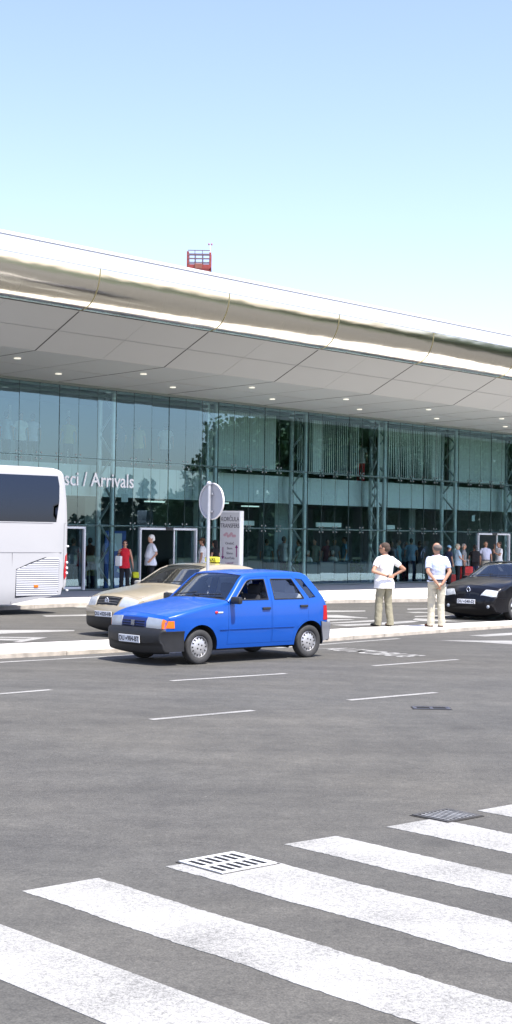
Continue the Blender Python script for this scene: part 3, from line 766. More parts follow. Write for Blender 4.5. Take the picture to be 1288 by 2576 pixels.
# ---- black sedan ------------------------------------------------------------
BLK = mat('black_paint', (.002, .002, .004), .3, 0, coat=.35, spec=.25)
kY = yfun(.875, .38, .48, .34, -3.2, .5, .2, .55, .98, .36, .004)
blk = dict(taxi); blk = dict(paint=BLK, Y=kY, R=.315, AR=.38, wb=2.69, sill=.25, tw=.20, rim='alloy', belt=.98, hatch=False, r=.07,
  prof=[(.76, .40, .12), (.83, .50, .15), (.83, .62, .16), (.78, .72, .14), (.66, .82, .09), (.35, .93, .05), (-.10, 1.01, .04), (-.35, 1.04, .04),
        (-.42, 1.06, .05), (-1.0, 1.37, .06), (-1.18, 1.44, .04), (-1.4, 1.47, .03), (-1.8, 1.475, .03), (-2.2, 1.45, .03), (-2.45, 1.41, .03), (-2.60, 1.36, .04),
        (-3.15, 1.12, .03), (-3.35, 1.10, .03), (-3.55, 1.07, .03), (-3.64, .95, .03), (-3.65, .6, .03), (-3.6, .35, .03)],
  idx=(0, 4, 8, 10, 15, 16, 21), doors=[dict(o=[(-.42, .30), (-.46, 1.0), (-1.0, 1.33), (-1.2, 1.385), (-1.58, 1.40), (-1.58, .30)], w=[(-.68, 1.05), (-1.08, 1.29), (-1.3, 1.35), (-1.52, 1.355), (-1.52, 1.05)], h=(-1.44, .93)),
         dict(o=[(-1.60, .30), (-1.60, 1.40), (-2.25, 1.375), (-2.52, 1.27), (-2.72, 1.02), (-2.70, .74), (-2.53, .70), (-2.36, .56), (-2.26, .30)], w=[(-1.66, 1.05), (-1.66, 1.355), (-2.22, 1.335), (-2.44, 1.25), (-2.58, 1.05)], h=(-2.46, .95))], quarter=[], seatx=-1.2, mirror=(-.66, .99), mirrorm=BLK, handle=BLK,
  bumpers=[dict(prof=[(.70, .19, .12), (.84, .22, .15), (.875, .34, .16), (.88, .46, .16), (.86, .58, .16), (.82, .60, .15)], back=[(.42, .58), (.42, .24)], m=BLK, plate=(.40, 'DU\u2009\u25aa540-DJ', 0)),
           dict(prof=[(-3.6, .60, .02), (-3.74, .59, .03), (-3.76, .50, .03), (-3.74, .30, .03), (-3.66, .27, .02)], back=[(-3.08, .27), (-3.08, .40), (-3.2, .60)], m=BLK)],
  patches=[('headlight', 'top', [(.20, .46), (.24, 1.0), (.40, .97), (.37, .60)], mat('clear_headlight', (.50, .53, .55), .15, .2, noise=.25, nscale=14), .012, .03),
           ('grille', 'top', [(.20, .08), (.20, .42), (.27, .42), (.29, .08)], mat('grille_gloss', (.01, .01, .01), .3), .012, .02)])
HB = Vector((-math.sin(math.radians(37)), -math.cos(math.radians(37)), 0))
nl = G(1290, 1560); ax_ = nl+Vector((HB.y, -HB.x, 0))*.80
bcar, bsh = make_car(blk, 'black sedan facing the camera behind the median, cut by the picture edge', 'car', ax_, HB, 'black_sedan_car')
ring_badge(bcar, bsh, .33, .07, M_CHROME, 'diamond')
for s in (1, -1):
    bm = bmesh.new(); x, y, z = bsh.top(.0, s*.74, .05); ell(bm, (x+.10, y, .36), (.02, .045, .045)); obj('fog_light', bm, LAMP, bcar, True)
for c_ in (tcar, bcar):
    pass

# ------------------------------------------------------------------ coach
BUSW = mat('coach_white', (.42, .42, .425), .3, 0, noise=.015, nscale=1.5, coat=.5)
bus = thing('coach_bus', 'white touring coach with dark tinted windows, its rear end beside the arrivals doors', 'bus')
BW = 1.275; BH = 3.76
bprof = [(0.10, .62), (.03, .72), (-.0, .95), (.0, 1.6), (.0, 2.3), (.03, 2.9), (.09, 3.4), (.14, 3.62), (.24, 3.71), (.45, 3.755), (1.2, 3.77), (11.0, 3.77), (11.5, 3.7), (11.75, 3.4), (11.95, 2.6), (12.0, 1.2), (11.95, .4), (11.8, .28)]
bpr = [(-x, z, .03) for x, z in bprof]     # coach runs towards -x here; flipped by its heading below
def bYf(x, z):
    y = BW
    if x > -.35: t = min(1, (x+.35)/.37); y -= .16*(1-math.sqrt(max(0, 1-t*t)))
    if x < -11.6: t = min(1, (-11.6-x)/.42); y -= .25*(1-math.sqrt(max(0, 1-t*t)))
    if z > 2.3: y -= .05*((z-2.3)/1.4)**1.5
    if z < .6: y -= .05*((.6-z)/.35)**2
    return y
bs = Shell(bpr, bYf, .12)
rl = bs.rail(0, bs.S[-1], 0, .12)
outer = rl+arc(-8.9-.0, .5, .58, .27)+[(-3.9, .27)]*0+arc(-3.1, .5, .58, .27)+[(-1.75, .27), (-.25, .50)]
WIN = [(-.37, 3.55), (-.32, 3.3), (-.33, 2.9), (-.42, 2.36), (-11.4, 2.36), (-11.5, 3.55)]
LV = [(-.36, 1.44), (-.75, 1.46), (-1.18, 1.33), (-1.62, 1.16), (-1.64, .42), (-.40, .53), (-.32, .6), (-.31, 1.38)]
me = panel_mesh(outer, [WIN, LV], .22, lambda x, z: bs.side(x, z), True)
g = top_grid(bs, 0, bs.S[-1], step=.12); g.from_mesh(me); g.from_mesh(mirror_y(me, 'x')); bmesh.ops.remove_doubles(g, verts=g.verts, dist=.006)
bd = obj('body', g, BUSW, bus, True, 34); solid(bd, .03)
tint = glass_mat('coach_glass', (.03, .035, .05), 1.5, .03, (.55, .68, 1.0))
gm = panel_mesh(WIN, [], .3, lambda x, z: bs.side(x, z, -.008), True)
xs = [-11.45, -9.4, -7.4, -5.4, -3.4, -.2]
for k in range(5):
    for sg in (1, -1):
        x0, x1 = xs[k]+.01, xs[k+1]-.01
        P = [(max(min(p[0], x1), x0), p[1]) for p in WIN]
        Pn = []
        for p in P:
            if not Pn or (abs(p[0]-Pn[-1][0])+abs(p[1]-Pn[-1][1])) > 1e-6: Pn.append(p)
        if k < 4: Pn = [(x1, 3.55), (x1, 2.36), (x0, 2.36), (x0, 3.55)]
        else: Pn = WIN[:4]+[(x0, 2.36), (x0, 3.55)]
        m2 = panel_mesh(Pn, [], .3, lambda x, z: bs.side(x, z, -.004), True)
        if sg < 0: m2 = mirror_y(m2, 'window')
        link('window', m2, tint, bus, True)
# louvre grille of the engine bay
for sg in (1, -1):
    bm = bmesh.new(); n = 18
    def xs_at(z):
        if z > 1.16: t = (z-1.16)/(1.44-1.16); return -1.62+t*(1.62-.75) 
        return -1.63
    for i in range(n):
        z = .50+(1.42-.50)*i/(n-1); x0 = xs_at(z-.01)+.015; x0t = xs_at(z+.036)+.015; x1 = -.325-(.04 if z < .56 else 0)
        for (xa, xb, xat) in [(x0+(x1-x0)*j/4, x0+(x1-x0)*(j+1)/4, x0t if j == 0 else x0+(x1-x0)*j/4) for j in range(4)]:
            q1 = bs.side(xat, z+.036, -.002); q2 = bs.side(xb, z+.036, -.002); q3 = bs.side(xb, z-.008, .012); q4 = bs.side(xa, z-.008, .012); q5 = bs.side(xb, z-.012, -.01); q6 = bs.side(xa, z-.012, -.01)
            vs = [bm.verts.new((p[0], sg*p[1], p[2])) for p in (q1, q2, q3, q4, q5, q6)]
            f1 = (0, 1, 2, 3) if sg < 0 else (3, 2, 1, 0); bm.faces.new([vs[i_] for i_ in f1]); bm.faces.new([vs[i_] for i_ in ((3, 2, 4, 5) if sg < 0 else (5, 4, 2, 3))])
    obj('louvre_grille', bm, BUSW, bus)
    m2 = panel_mesh(LV, [], .3, lambda x, z: bs.side(x, z, -.03), True)
    if sg < 0: m2 = mirror_y(m2, 'x')
    link('louvre_backing', m2, mat('louvre_back', (.12, .12, .13), .8), bus)
    # orange side markers
    for x, z in ((-1.02, .72), (-2.45, .70), (-5.5, .62)):
        bm = bmesh.new(); y = bYf(x, z)
        box(bm, (x, sg*(y+.012), z), (.13, .025, .065), None, .015); obj('side_marker', bm, ORANGE, bus, True, 40)
    # flap seams
    bm = bmesh.new()
    def strip(x0, z0, x1, z1, wd=.010, off_=.001):
        a_ = Vector(bs.side(x0, z0, off_)); b_ = Vector(bs.side(x1, z1, off_)); a_.y *= sg; b_.y *= sg; tube(bm, a_, b_, wd, n=4)
    strip(-1.74, .30, -1.74, 1.575); strip(-4.6, .3, -4.6, 1.575); strip(-6.5, .3, -6.5, 1.575)
    for i in range(24): strip(-.24-i*.47, 1.58, -.24-(i+1)*.47, 1.58, .007)
    for i in range(24): strip(-.10-i*.475, 2.335, -.10-(i+1)*.475, 2.335, .007)
    for i in range(6): strip(-.16, .6+i*.29, -.16, .6+(i+1)*.29, .004)
    obj('panel_seam', bm, mat('seam_grey', (.16, .16, .17), .7), bus)
    bm = bmesh.new()
    tl_ = [(-.02, 1.56), (-.03, .98), (-.13, .88), (-.16, 1.0), (-.10, 1.5)]
    m2 = panel_mesh(tl_, [], .06, lambda x, z: bs.side(x, z, .012), True)
    if sg < 0: m2 = mirror_y(m2, 'tail_light')
    o = link('tail_light', m2, REDL, bus, True); solid(o, .03)
    bm = bmesh.new()
    for z in (1.32, 1.18, 1.05): ell(bm, (-.045, sg*(bYf(-.05, z)+.03), z), (.035, .02, .035))
    obj('lamp', bm, M_WHITE, o, True)
    bm = bmesh.new()
    for z in (1.74, .60): ell(bm, (-.02, sg*(bYf(-.02, z)+.03), z), (.03, .05, .03))
    obj('clearance_lamp', bm, M_WHITE, bus, True)
    for x in (-3.1, -8.9):
        wl = wheel(bus, x, sg*(BW-.19), .5, .29, 'alloy', sg)
bm = bmesh.new(); box(bm, (-6.1, 0, .42), (9.0, 2.1, .26)); box(bm, (-1.5, 0, .62), (2.2, 2.2, .1))
for x in (-3.1, -8.9):
    tube(bm, (x, -1.0, .5), (x, 1.0, .5), .1)
obj('chassis', bm, M_DARKM, bus)
bm = bmesh.new(); box(bm, (-6.0, 0, 2.15), (11.3, 2.35, .1))
for i in range(12):
    for sy in (-.8, .8): box(bm, (-1.2-.85*i, sy, 2.55), (.12, .9, .75), None, .04)
obj('seat_rows', bm, mat('coach_seat', (.03, .035, .06), .9), bus)
bm = bmesh.new(); box(bm, (-1.42, -BW+.065, 3.44), (.11, .008, .05)); obj('window_sticker', bm, M_WHITE, bus)
# rear end details
bm = bmesh.new(); quad(bm, [(.012, -.95, 2.35), (.012, .95, 2.35), (-.09, .85, 3.4), (-.09, -.85, 3.4)]); bm.faces.ensure_lookup_table(); bmesh.ops.translate(bm, vec=(.04, 0, 0), verts=bm.verts); obj('rear_window', bm, tint, bus)
pr_ = G(172, 1543.5)+(-NR)*BW
bus.location = (pr_.x, pr_.y, 0); bus.rotation_euler = (0, 0, math.atan2(E.y, E.x))

# ------------------------------------------------------------------ terminal
bld = thing('terminal_building', 'long glass-fronted airport terminal with a white canopy and gold-tinted metal edge', 'building', tuple(FP), math.atan2(FE.y, FE.x))
T0, T1 = -2*BAY, 6*BAY          # glazed length
C0, C1 = -18.0, 42.0            # canopy length
def L3(t, u, z): return Vector((t, -u, z))
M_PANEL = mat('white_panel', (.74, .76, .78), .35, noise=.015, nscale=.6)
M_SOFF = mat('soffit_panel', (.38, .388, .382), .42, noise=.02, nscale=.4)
M_JOINT = mat('joint_black', (.01, .01, .011), .7)
M_FAINT = mat('joint_faint', (.33, .335, .33), .5)
# roof with raised edge
def strip_mesh(prof, t0, t1, n):
    bm = bmesh.new(); rows = []
    for i in range(n+1):
        t = t0+(t1-t0)*i/n; rows.append([bm.verts.new(L3(t, u, z)) for u, z in prof])
    for a, b in zip(rows, rows[1:]):
        for j in range(len(prof)-1): bm.faces.new((a[j], b[j], b[j+1], a[j+1]))
    return bm
rf = obj('roof', strip_mesh([(-15, 9.2), (-9, 11.2), (2, 10.6), (7.6, 9.62), (8.02, 9.58), (8.02, 9.50)], C0, C1, 24), M_PANEL, bld)
bm = strip_mesh([(8.00, 9.50), (8.00, 9.10), (7.96, 9.08)], C0, C1, 24); fa = obj('fascia_panel', bm, M_PANEL, bld)
bm = bmesh.new(); k = 0
t = -17.3
while t < C1:
    box(bm, (t, -8.003, 9.30), (.012, .006, .40)); t += 2.63
box(bm, ((C0+C1)/2, -8.006, 9.495), (C1-C0, .01, .012)); box(bm, ((C0+C1)/2, -8.0, 9.085), (C1-C0, .02, .02))
obj('fascia_joint', bm, mat('joint_grey', (.42, .45, .52), .5), fa)
# rounded metal edge, mirror-like with slightly wavy sheets
def gold():
    m = bpy.data.materials.new('gold_sheet_metal'); m.use_nodes = True; t = m.node_tree; p = t.nodes['Principled BSDF']
    p.inputs['Base Color'].default_value = (.90, .86, .75, 1); p.inputs['Metallic'].default_value = 1; p.inputs['Roughness'].default_value = .17
    tc = t.nodes.new('ShaderNodeTexCoord'); mp = t.nodes.new('ShaderNodeMapping'); mp.inputs['Scale'].default_value = (.55, 1.6, 1.6)
    n = t.nodes.new('ShaderNodeTexNoise'); n.inputs['Scale'].default_value = 1.2; n.inputs['Detail'].default_value = 2
    b = t.nodes.new('ShaderNodeBump'); b.inputs['Strength'].default_value = .5; b.inputs['Distance'].default_value = .035
    t.links.new(tc.outputs['Object'], mp.inputs[0]); t.links.new(mp.outputs[0], n.inputs['Vector']); t.links.new(n.outputs['Fac'], b.inputs['Height']); t.links.new(b.outputs[0], p.inputs['Normal'])
    return m
M_GOLD = gold()
GP = []
for i in range(15):
    a = math.radians(-100+100*i/14)     # bottom -> front -> top
    GP.append((7.15+.85*math.sin((i/14)*PI/2)**.85, 8.05+1.02*(1-math.cos((i/14)*PI/2))**.95))
t = -15.0-2.0; seams = []
ts = [k*BAY+OFF for k in range(-4, 9) for OFF in (2.52,)]
for a_, b_ in zip(ts, ts[1:]):
    if a_ < C0 or b_ > C1: continue
    bm = strip_mesh(GP, a_+.012, b_-.012, 8)
    obj('edge_sheet', bm, M_GOLD, bld, True)
for t in ts:
    for j in (0, .25, .5, .75):
        tt = t+BAY*j
        if C0 < tt < C1:
            bm = bmesh.new()
            for (u0, z0), (u1, z1) in zip(GP, GP[1:]): tube(bm, L3(tt, u0+(-.006 if j else .004), z0), L3(tt, u1+(-.006 if j else .004), z1), .006 if j else .015, n=6, caps=False)
            obj('edge_joint' if j else 'edge_rib', bm, mat('gold_joint', (.35, .32, .24), .4, .7) if j else mat('gold_rib', (.45, .40, .22), .35, .8), bld, True)
# soffit
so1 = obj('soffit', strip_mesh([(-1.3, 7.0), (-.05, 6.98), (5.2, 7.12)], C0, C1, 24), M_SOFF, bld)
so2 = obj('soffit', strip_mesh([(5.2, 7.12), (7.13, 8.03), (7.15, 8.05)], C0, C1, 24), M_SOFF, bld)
bm = bmesh.new(); bmf = bmesh.new()
def flat_bar(bm, p, q, w_, h_=.006):
    p, q = Vector(p), Vector(q); d = (q-p); m = d.to_track_quat('X', 'Z').to_matrix().to_4x4()
    box(bm, tuple((p+q)/2), (d.length, w_, h_), m)
for t in ts:
    if C0 < t < C1:
        flat_bar(bm, L3(t, 5.2, 7.117), L3(t, 7.12, 8.02), .035); flat_bar(bm, L3(t, 0, 6.977), L3(t, 5.2, 7.117), .022)
        for j in (.5,):
            flat_bar(bmf, L3(t+BAY*j, 5.25, 7.14), L3(t+BAY*j, 7.1, 8.015), .010); flat_bar(bmf, L3(t+BAY*j, 0, 6.977), L3(t+BAY*j, 5.2, 7.117), .010)
[flat_bar(bm, L3(C0+i*2.5, 7.16, 8.045), L3(C0+i*2.5+2.5, 7.16, 8.045), .03) for i in range(24)]
for u, z in ((6.2, 7.585), (2.6, 7.045)): [flat_bar(bmf, L3(C0+i*2.5, u, z-.004), L3(C0+i*2.5+2.5, u, z-.004), .010) for i in range(24)]
obj('soffit_joint', bm, M_JOINT, so2); obj('soffit_joint', bmf, M_FAINT, so2)
# downlights let into the flat soffit
M_DL = mat('downlight_lit', (.8, .8, .75), .4, emit=((1, .95, .80), .3))
for k in range(-3, 8):
    for tt, u in ((1.2, 1.7), (3.1, 3.6)):
        t = k*BAY+tt
        bm = bmesh.new(); z = 6.978+.14*u/5.2/1
        r = bmesh.ops.create_cone(bm, cap_ends=True, segments=20, radius1=.105, radius2=.10, depth=.03)
        bmesh.ops.transform(bm, matrix=Matrix.Translation(L3(t, u, z-.01)), verts=bm.verts)
        obj('downlight', bm, M_DL, bld)
# glass panes, joints, spider fittings, tie rods
ZR = [.17, 2.32, 4.55, 6.98]; PW = BAY/6; JO = .15
DOORS = [(-1, 1.2, 3.75, .05), (-0, 1.28, 3.98, 1), (4, 1.70, 4.05, 1)]
DOORS = [(-3.9, -1.2), (1.30, 3.98), (21.35, 23.75)]
def in_door(t): return any(a < t < b for a, b in DOORS)
og = bmesh.new()
for k in range(-2, 6):
    bj = bmesh.new()
    for p in range(6):
        a_, b_ = k*BAY+JO+p*PW, k*BAY+JO+(p+1)*PW
        for r in range(3):
            x0, x1 = a_+.008, b_-.008
            segs = [(x0, x1)]
            if r == 0:
                for d0, d1 in DOORS:
                    ns = []
                    for s0, s1 in segs:
                        if d1 <= s0 or d0 >= s1: ns.append((s0, s1))
                        else:
                            if d0 > s0: ns.append((s0, d0))
                            if d1 < s1: ns.append((d1, s1))
                    segs = ns
            for s0, s1 in segs:
                if s1-s0 < .06: continue
                # each pane hangs a touch out of true, as toughened glass does
                tx, tz = random.uniform(-.003, .003), random.uniform(-.003, .003)
                far_ = k in (-2, 5) or (k == 4 and p == 5 and r != 1)
                bm = og if far_ else bmesh.new(); quad(bm, [L3(s0, tx, ZR[r]+.01), L3(s1, -tx, ZR[r]+.01), L3(s1, -tx+tz, ZR[r+1]-.01), L3(s0, tx+tz, ZR[r+1]-.01)])
                if not far_: obj('glass_pane', bm, M_FGLASS, bld)
        for r in range(3):
            if r == 0 and in_door(b_): continue
            flat_bar(bj, L3(b_, -.004, ZR[r]), L3(b_, -.004, ZR[r+1]), .034 if p in (2, 5) else .009, .012)
        for z in (2.32, 4.55):
            if p in (4, 5) or k in (-2, 5): continue
            bm = bmesh.new()
            for dx, dz in ((.1, .1), (-.1, .1), (.1, -.1), (-.1, -.1)):
                tube(bm, (0, .06, 0), (dx, .015, dz), .014, n=6); tube(bm, (dx, .02, dz), (dx, -.012, dz), .028, n=10)
            tube(bm, (0, .0, 0), (0, .13, 0), .025, n=8)
            o = obj('spider_fitting', bm, mat('fitting_steel', (.32, .34, .34), .35, .7), bld); o.location = L3(b_, 0, z)
    for z in (2.32, 4.55): flat_bar(bj, L3(k*BAY, -.004, z), L3((k+1)*BAY, -.004, z), .012, .02)
    obj('glazing_joint', bj, mat('seal_dark', (.03, .06, .06), .6), bld)
    for z, rr in ((2.32, .028), (4.55, .032), (6.86, .04)):
        bm = bmesh.new(); tube(bm, L3(k*BAY, -.12, z), L3((k+1)*BAY, -.12, z), rr, n=8)
        obj('tie_rod', bm, M_STEEL, bld)
o = obj('outer_glazing', og, M_FGLASS, bld); o['kind'] = 'stuff'
bm = bmesh.new(); box(bm, L3((T0+T1)/2, -.05, 6.95), (T1-T0, .16, .10)); box(bm, L3((T0+T1)/2, -.32, 6.72), (T1-T0, .10, .10)); box(bm, L3((T0+T1)/2, -.05, .155), (T1-T0, .12, .05))
obj('head_rail', bm, mat('rail_green_grey', (.16, .20, .19), .5), bld)
# lattice columns
def lattice(t, trio=True):
    bm = bmesh.new(); A, Bc, Cc = (t+.22, -.22), (t+.22, -.95), (t-.10, -.30)
    for (a, u), r in ((A, .085), (Bc, .095), (Cc, .06))[:3 if trio else 2]: tube(bm, L3(a, u, .10), L3(a, u, 6.97), r, n=14)
    for p_, q_ in ((A, Bc), (Bc, Cc))[:2 if trio else 1]:
        n = 9; z0 = .2
        for i in range(n):
            za, zb = z0+i*.752, z0+(i+1)*.752
            s_, e_ = (p_, q_) if i % 2 == 0 else (q_, p_)
            tube(bm, L3(s_[0], s_[1], za), L3(e_[0], e_[1], zb), .040, n=8)
    return obj('lattice_column', bm, M_STEEL, bld, True, 50)
for k in range(-2, 7): lattice(k*BAY, k % 2 == 1)
# sliding doors with white frames
for d0, d1 in DOORS:
    z1 = 2.24; bm = bmesh.new()
    for c, s in (((d0, -.03, (.15+z1)/2), (.06, .10, z1-.15)), ((d1, -.03, (.15+z1)/2), (.06, .10, z1-.15)), (((d0+d1)/2, -.03, z1), (d1-d0+.06, .10, .07))):
        box(bm, c, s)
    dr = obj('sliding_door', bm, mat('frame_white', (.80, .82, .84), .35), bld)
    bm = bmesh.new(); box(bm, ((d0+d1)/2, -.09, z1+.01), (.34, .06, .12), None, .01); obj('door_sensor', bm, M_DARKM, dr)
    # open leaf parked beside the fixed one
    x0, x1 = (d0+d1)/2+.35, d1-.05
    bm = bmesh.new(); quad(bm, [(x0, .05, .2), (x1, .05, .2), (x1, .05, z1-.05), (x0, .05, z1-.05)]); obj('door_leaf', bm, M_FGLASS, dr)
    bm = bmesh.new(); box(bm, (x0, .05, (.2+z1)/2), (.05, .04, z1-.25)); box(bm, (x0+.16, .12, (.2+z1)/2), (.05, .04, z1-.25)); box(bm, ((x0+x1)/2, .05, .22), (x1-x0, .04, .07)); obj('leaf_frame', bm, M_STEEL, dr)
# inner structure
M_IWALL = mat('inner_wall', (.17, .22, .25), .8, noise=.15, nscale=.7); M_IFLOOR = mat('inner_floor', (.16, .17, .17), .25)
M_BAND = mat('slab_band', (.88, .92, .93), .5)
tm = (T0+T1)/2; tl = T1-T0
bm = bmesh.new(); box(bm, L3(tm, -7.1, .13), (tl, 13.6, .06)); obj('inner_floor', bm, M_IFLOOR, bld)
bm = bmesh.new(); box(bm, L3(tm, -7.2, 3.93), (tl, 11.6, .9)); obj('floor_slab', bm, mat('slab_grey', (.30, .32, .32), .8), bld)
for k in range(-2, 6):
    for p in range(6):
        a_ = k*BAY+JO+p*PW; bm = bmesh.new(); box(bm, L3(a_+PW/2, -1.36, 3.87), (PW-.014, .04, 1.08)); obj('slab_band', bm, M_BAND, bld)
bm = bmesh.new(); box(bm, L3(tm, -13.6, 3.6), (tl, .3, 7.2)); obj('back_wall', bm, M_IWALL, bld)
for t in (T0-.15, T1+.15):
    bm = bmesh.new(); box(bm, L3(t, -6.8, 3.6), (.3, 13.5, 7.1)); obj('end_wall', bm, M_PANEL, bld)
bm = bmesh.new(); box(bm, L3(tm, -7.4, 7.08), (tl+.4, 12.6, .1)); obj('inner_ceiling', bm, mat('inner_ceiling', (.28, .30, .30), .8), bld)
for a_, b_ in ((-14.2, 8.2), (36, 12.2)):
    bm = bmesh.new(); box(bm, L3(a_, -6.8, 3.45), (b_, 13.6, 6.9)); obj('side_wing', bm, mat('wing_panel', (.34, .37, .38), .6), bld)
for a_, u, w_ in ((3.0, -5, .5), (9.6, -6, .55), (12.6, -4.2, .9), (15.4, -6, .55), (20.5, -5.2, .5), (22.2, -4.6, .5), (-3.2, -6, .5)):
    bm = bmesh.new(); box(bm, L3(a_, u, 1.75), (w_, w_, 3.3)); obj('inner_pillar', bm, mat('pillar_grey', (.30, .36, .37), .7), bld)
# upstairs: pale partition with white door frames on the left
bm = bmesh.new(); box(bm, L3(-2.0, -6.5, 5.7), (13.5, .15, 2.6)); up = obj('upper_partition', bm, mat('partition_blue', (.34, .42, .50), .7), bld)
bm = bmesh.new()
for a_ in (-6.3, -3.1, -1.9, .4, 3.2): box(bm, L3(a_, -6.40, 5.6), (.12, .06, 2.3))
box(bm, L3(-2.5, -6.40, 6.55), (1.3, .06, .1))
obj('partition_frame', bm, M_WHITE, up)
bm = bmesh.new(); box(bm, L3(1.05, -1.0, 1.15), (.95, .06, 2.0)); bp_ = obj('advert_panel', bm, mat('advert_blue', (.02, .09, .36), .4), bld)
bm = bmesh.new(); box(bm, L3(1.12, -.965, 1.75), (.42, .01, .62)); box(bm, L3(1.25, -.965, .72), (.25, .01, .1), Matrix.Rotation(.4, 4, 'Y')); obj('poster', bm, mat('poster_pale', (.5, .6, .62), .5), bp_)
for t, u, z, L in ((11.3, -5, 2.55, 1.7), (17.0, -5, 2.55, 1.6), (21.2, -5, 2.5, .9)):
    bm = bmesh.new(); box(bm, L3(t, u, z), (L, .12, .2)); obj('hanging_sign', bm, mat('sign_strip', (.7, .8, .85), .5, emit=((.6, .8, .9), .10)), bld)
for t, u in ((6.5, -5), (8.6, -3.5), (-.5, -6), (14, -7)):
    bm = bmesh.new(); box(bm, L3(t, u, 3.32), (.9, .25, .05)); obj('ceiling_light', bm, mat('ceiling_lit', (.8, .8, .8), .5, emit=((.8, 1, .95), .35)), bld)
for t, u, z, wd, hh in ((.62, -.03, 3.28, .30, .28), (21.05, -.03, 2.95, .22, .26)):
    bm = bmesh.new(); box(bm, L3(t, u, z), (wd, .01, hh)); obj('glass_notice', bm, mat('notice_white', (.75, .8, .8), .6), bld)
# lettering
MT = Matrix(((1, 0, 0, 0), (0, 0, -1, 0), (0, 1, 0, 0), (0, 0, 0, 1)))
text_obj('lettering', 'Dolasci / Arrivals', .66, mat('letter_white', (.9, .9, .9), .5), bld, Matrix.Translation(L3(.98, .035, 3.63)) @ MT, .012, ax='RIGHT', ay='BOTTOM_BASELINE', offset=.006, font_scale_x=.93)

# ------------------------------------------------------------------ vertical blinds upstairs
M_BLIND = mat('blind_fabric', (.90, .92, .86), .8, noise=.05)
def blinds(t0, t1, closed, label, splay=0.0):
    # hung just inside the glazing
    bl = thing('vertical_blinds', label, 'window blinds', tuple(B((t0+t1)/2, -.55, 4.5)), math.atan2(FE.y, FE.x), 'vertical blinds upstairs')
    n = int((t1-t0)/.118); bm = bmesh.new()
    for i in range(n):
        t = t0+(i+.5)*(t1-t0)/n-(t0+t1)/2; c = closed(i/n)
        if c is None: continue
        ang = random.uniform(-.06, .06); wt = .122 if c > .9 else (.112 if splay else .046); wb_ = wt if not splay or c > .9 else random.uniform(.02, .06)
        d = Vector((math.cos(ang), math.sin(ang)+.06, 0))*.5; sw = splay*math.sin(i*.9)*.05
        pts = [-d*wb_+Vector((t+sw, 0, .02)), d*wb_+Vector((t+sw, 0, .02)), d*wt+Vector((t, 0, 2.22)), -d*wt+Vector((t, 0, 2.22))]
        quad(bm, pts)
    obj('slats', bm, M_BLIND, bl)
    bm = bmesh.new(); box(bm, (0, 0, 2.25), (t1-t0, .05, .05)); obj('head_rail', bm, M_WHITE, bl)
blinds(4.98, 8.75, lambda s: 1, 'closed pale vertical blinds upstairs, in the second bay above the round sign')
blinds(9.95, 14.0, lambda s: 1 if (.22 < s < .36) else (.0 if s < .93 else None), 'half-drawn vertical blinds with dark gaps and one wide white strip')
blinds(14.95, 19.3, lambda s: 1 if (s < .08 or s > .86) else .05, 'splayed vertical blinds hanging open in thin pointed strips', .9)
blinds(19.9, 24.2, lambda s: 1, 'closed pale vertical blinds above the right-hand doors')
blinds(24.8, 29.2, lambda s: 1, 'closed pale vertical blinds in the farthest bay at the picture edge')

# ------------------------------------------------------------------ round road sign
bp0 = G(520, 1604, MZ)
sg = thing('road_sign', 'round traffic sign seen from behind on a grey pole beside the blue car', 'road sign', tuple(bp0), math.atan2(E.y, E.x))
M_POLE = mat('galvanised_pole', (.46, .47, .49), .4, .3, noise=.08, nscale=12)
bm = bmesh.new(); tube(bm, (0, 0, 0), (0, 0, 3.04), .033, n=16); obj('pole', bm, M_POLE, sg, True, 40)
bm = bmesh.new(); ell(bm, (0, 0, 3.05), (.055, .045, .05)); obj('cap', bm, M_POLE, sg, True)
bm = bmesh.new(); box(bm, (.048, 0, 2.5), (.03, .12, .04)); box(bm, (.048, 0, 2.85), (.03, .12, .04)); tube(bm, (.03, 0, 2.36), (.03, 0, 3.0), .018, n=6); obj('clamp', bm, M_POLE, sg)
rot = Matrix.Translation((.075, 0, 2.70)) @ Matrix.Rotation(PI/2, 4, 'Y')
bm = bmesh.new(); lathe(bm, [(.001, 0), (.33, 0), (.335, -.012), (.355, -.014), (.36, 0), (.355, .016), (.001, .016)], 44); bmesh.ops.recalc_face_normals(bm, faces=bm.faces); bmesh.ops.transform(bm, matrix=rot, verts=bm.verts)
obj('sign_disc', bm, mat('sign_back', (.43, .43, .45), .45, .2, noise=.04), sg, True, 30)
bm = bmesh.new(); lathe(bm, [(.350, -.020), (.366, -.02), (.366, .020), (.350, .020), (.350, -.020)], 44); bmesh.ops.transform(bm, matrix=rot, verts=bm.verts); obj('rim', bm, mat('sign_rim', (.75, .72, .70), .4), sg, True, 30)
bm = bmesh.new(); lathe(bm, [(.001, .018), (.34, .018)], 44); bmesh.ops.transform(bm, matrix=rot, verts=bm.verts); obj('sign_face', bm, mat('sign_front', (.05, .15, .5), .4), sg)

# ------------------------------------------------------------------ advertising pylon
ap = G(581, 1487, PZ)
ad = thing('advert_pylon', 'tall free-standing pale advertising pylon with arrows and a magenta foot', 'advertising sign', tuple(ap), math.radians(-118))
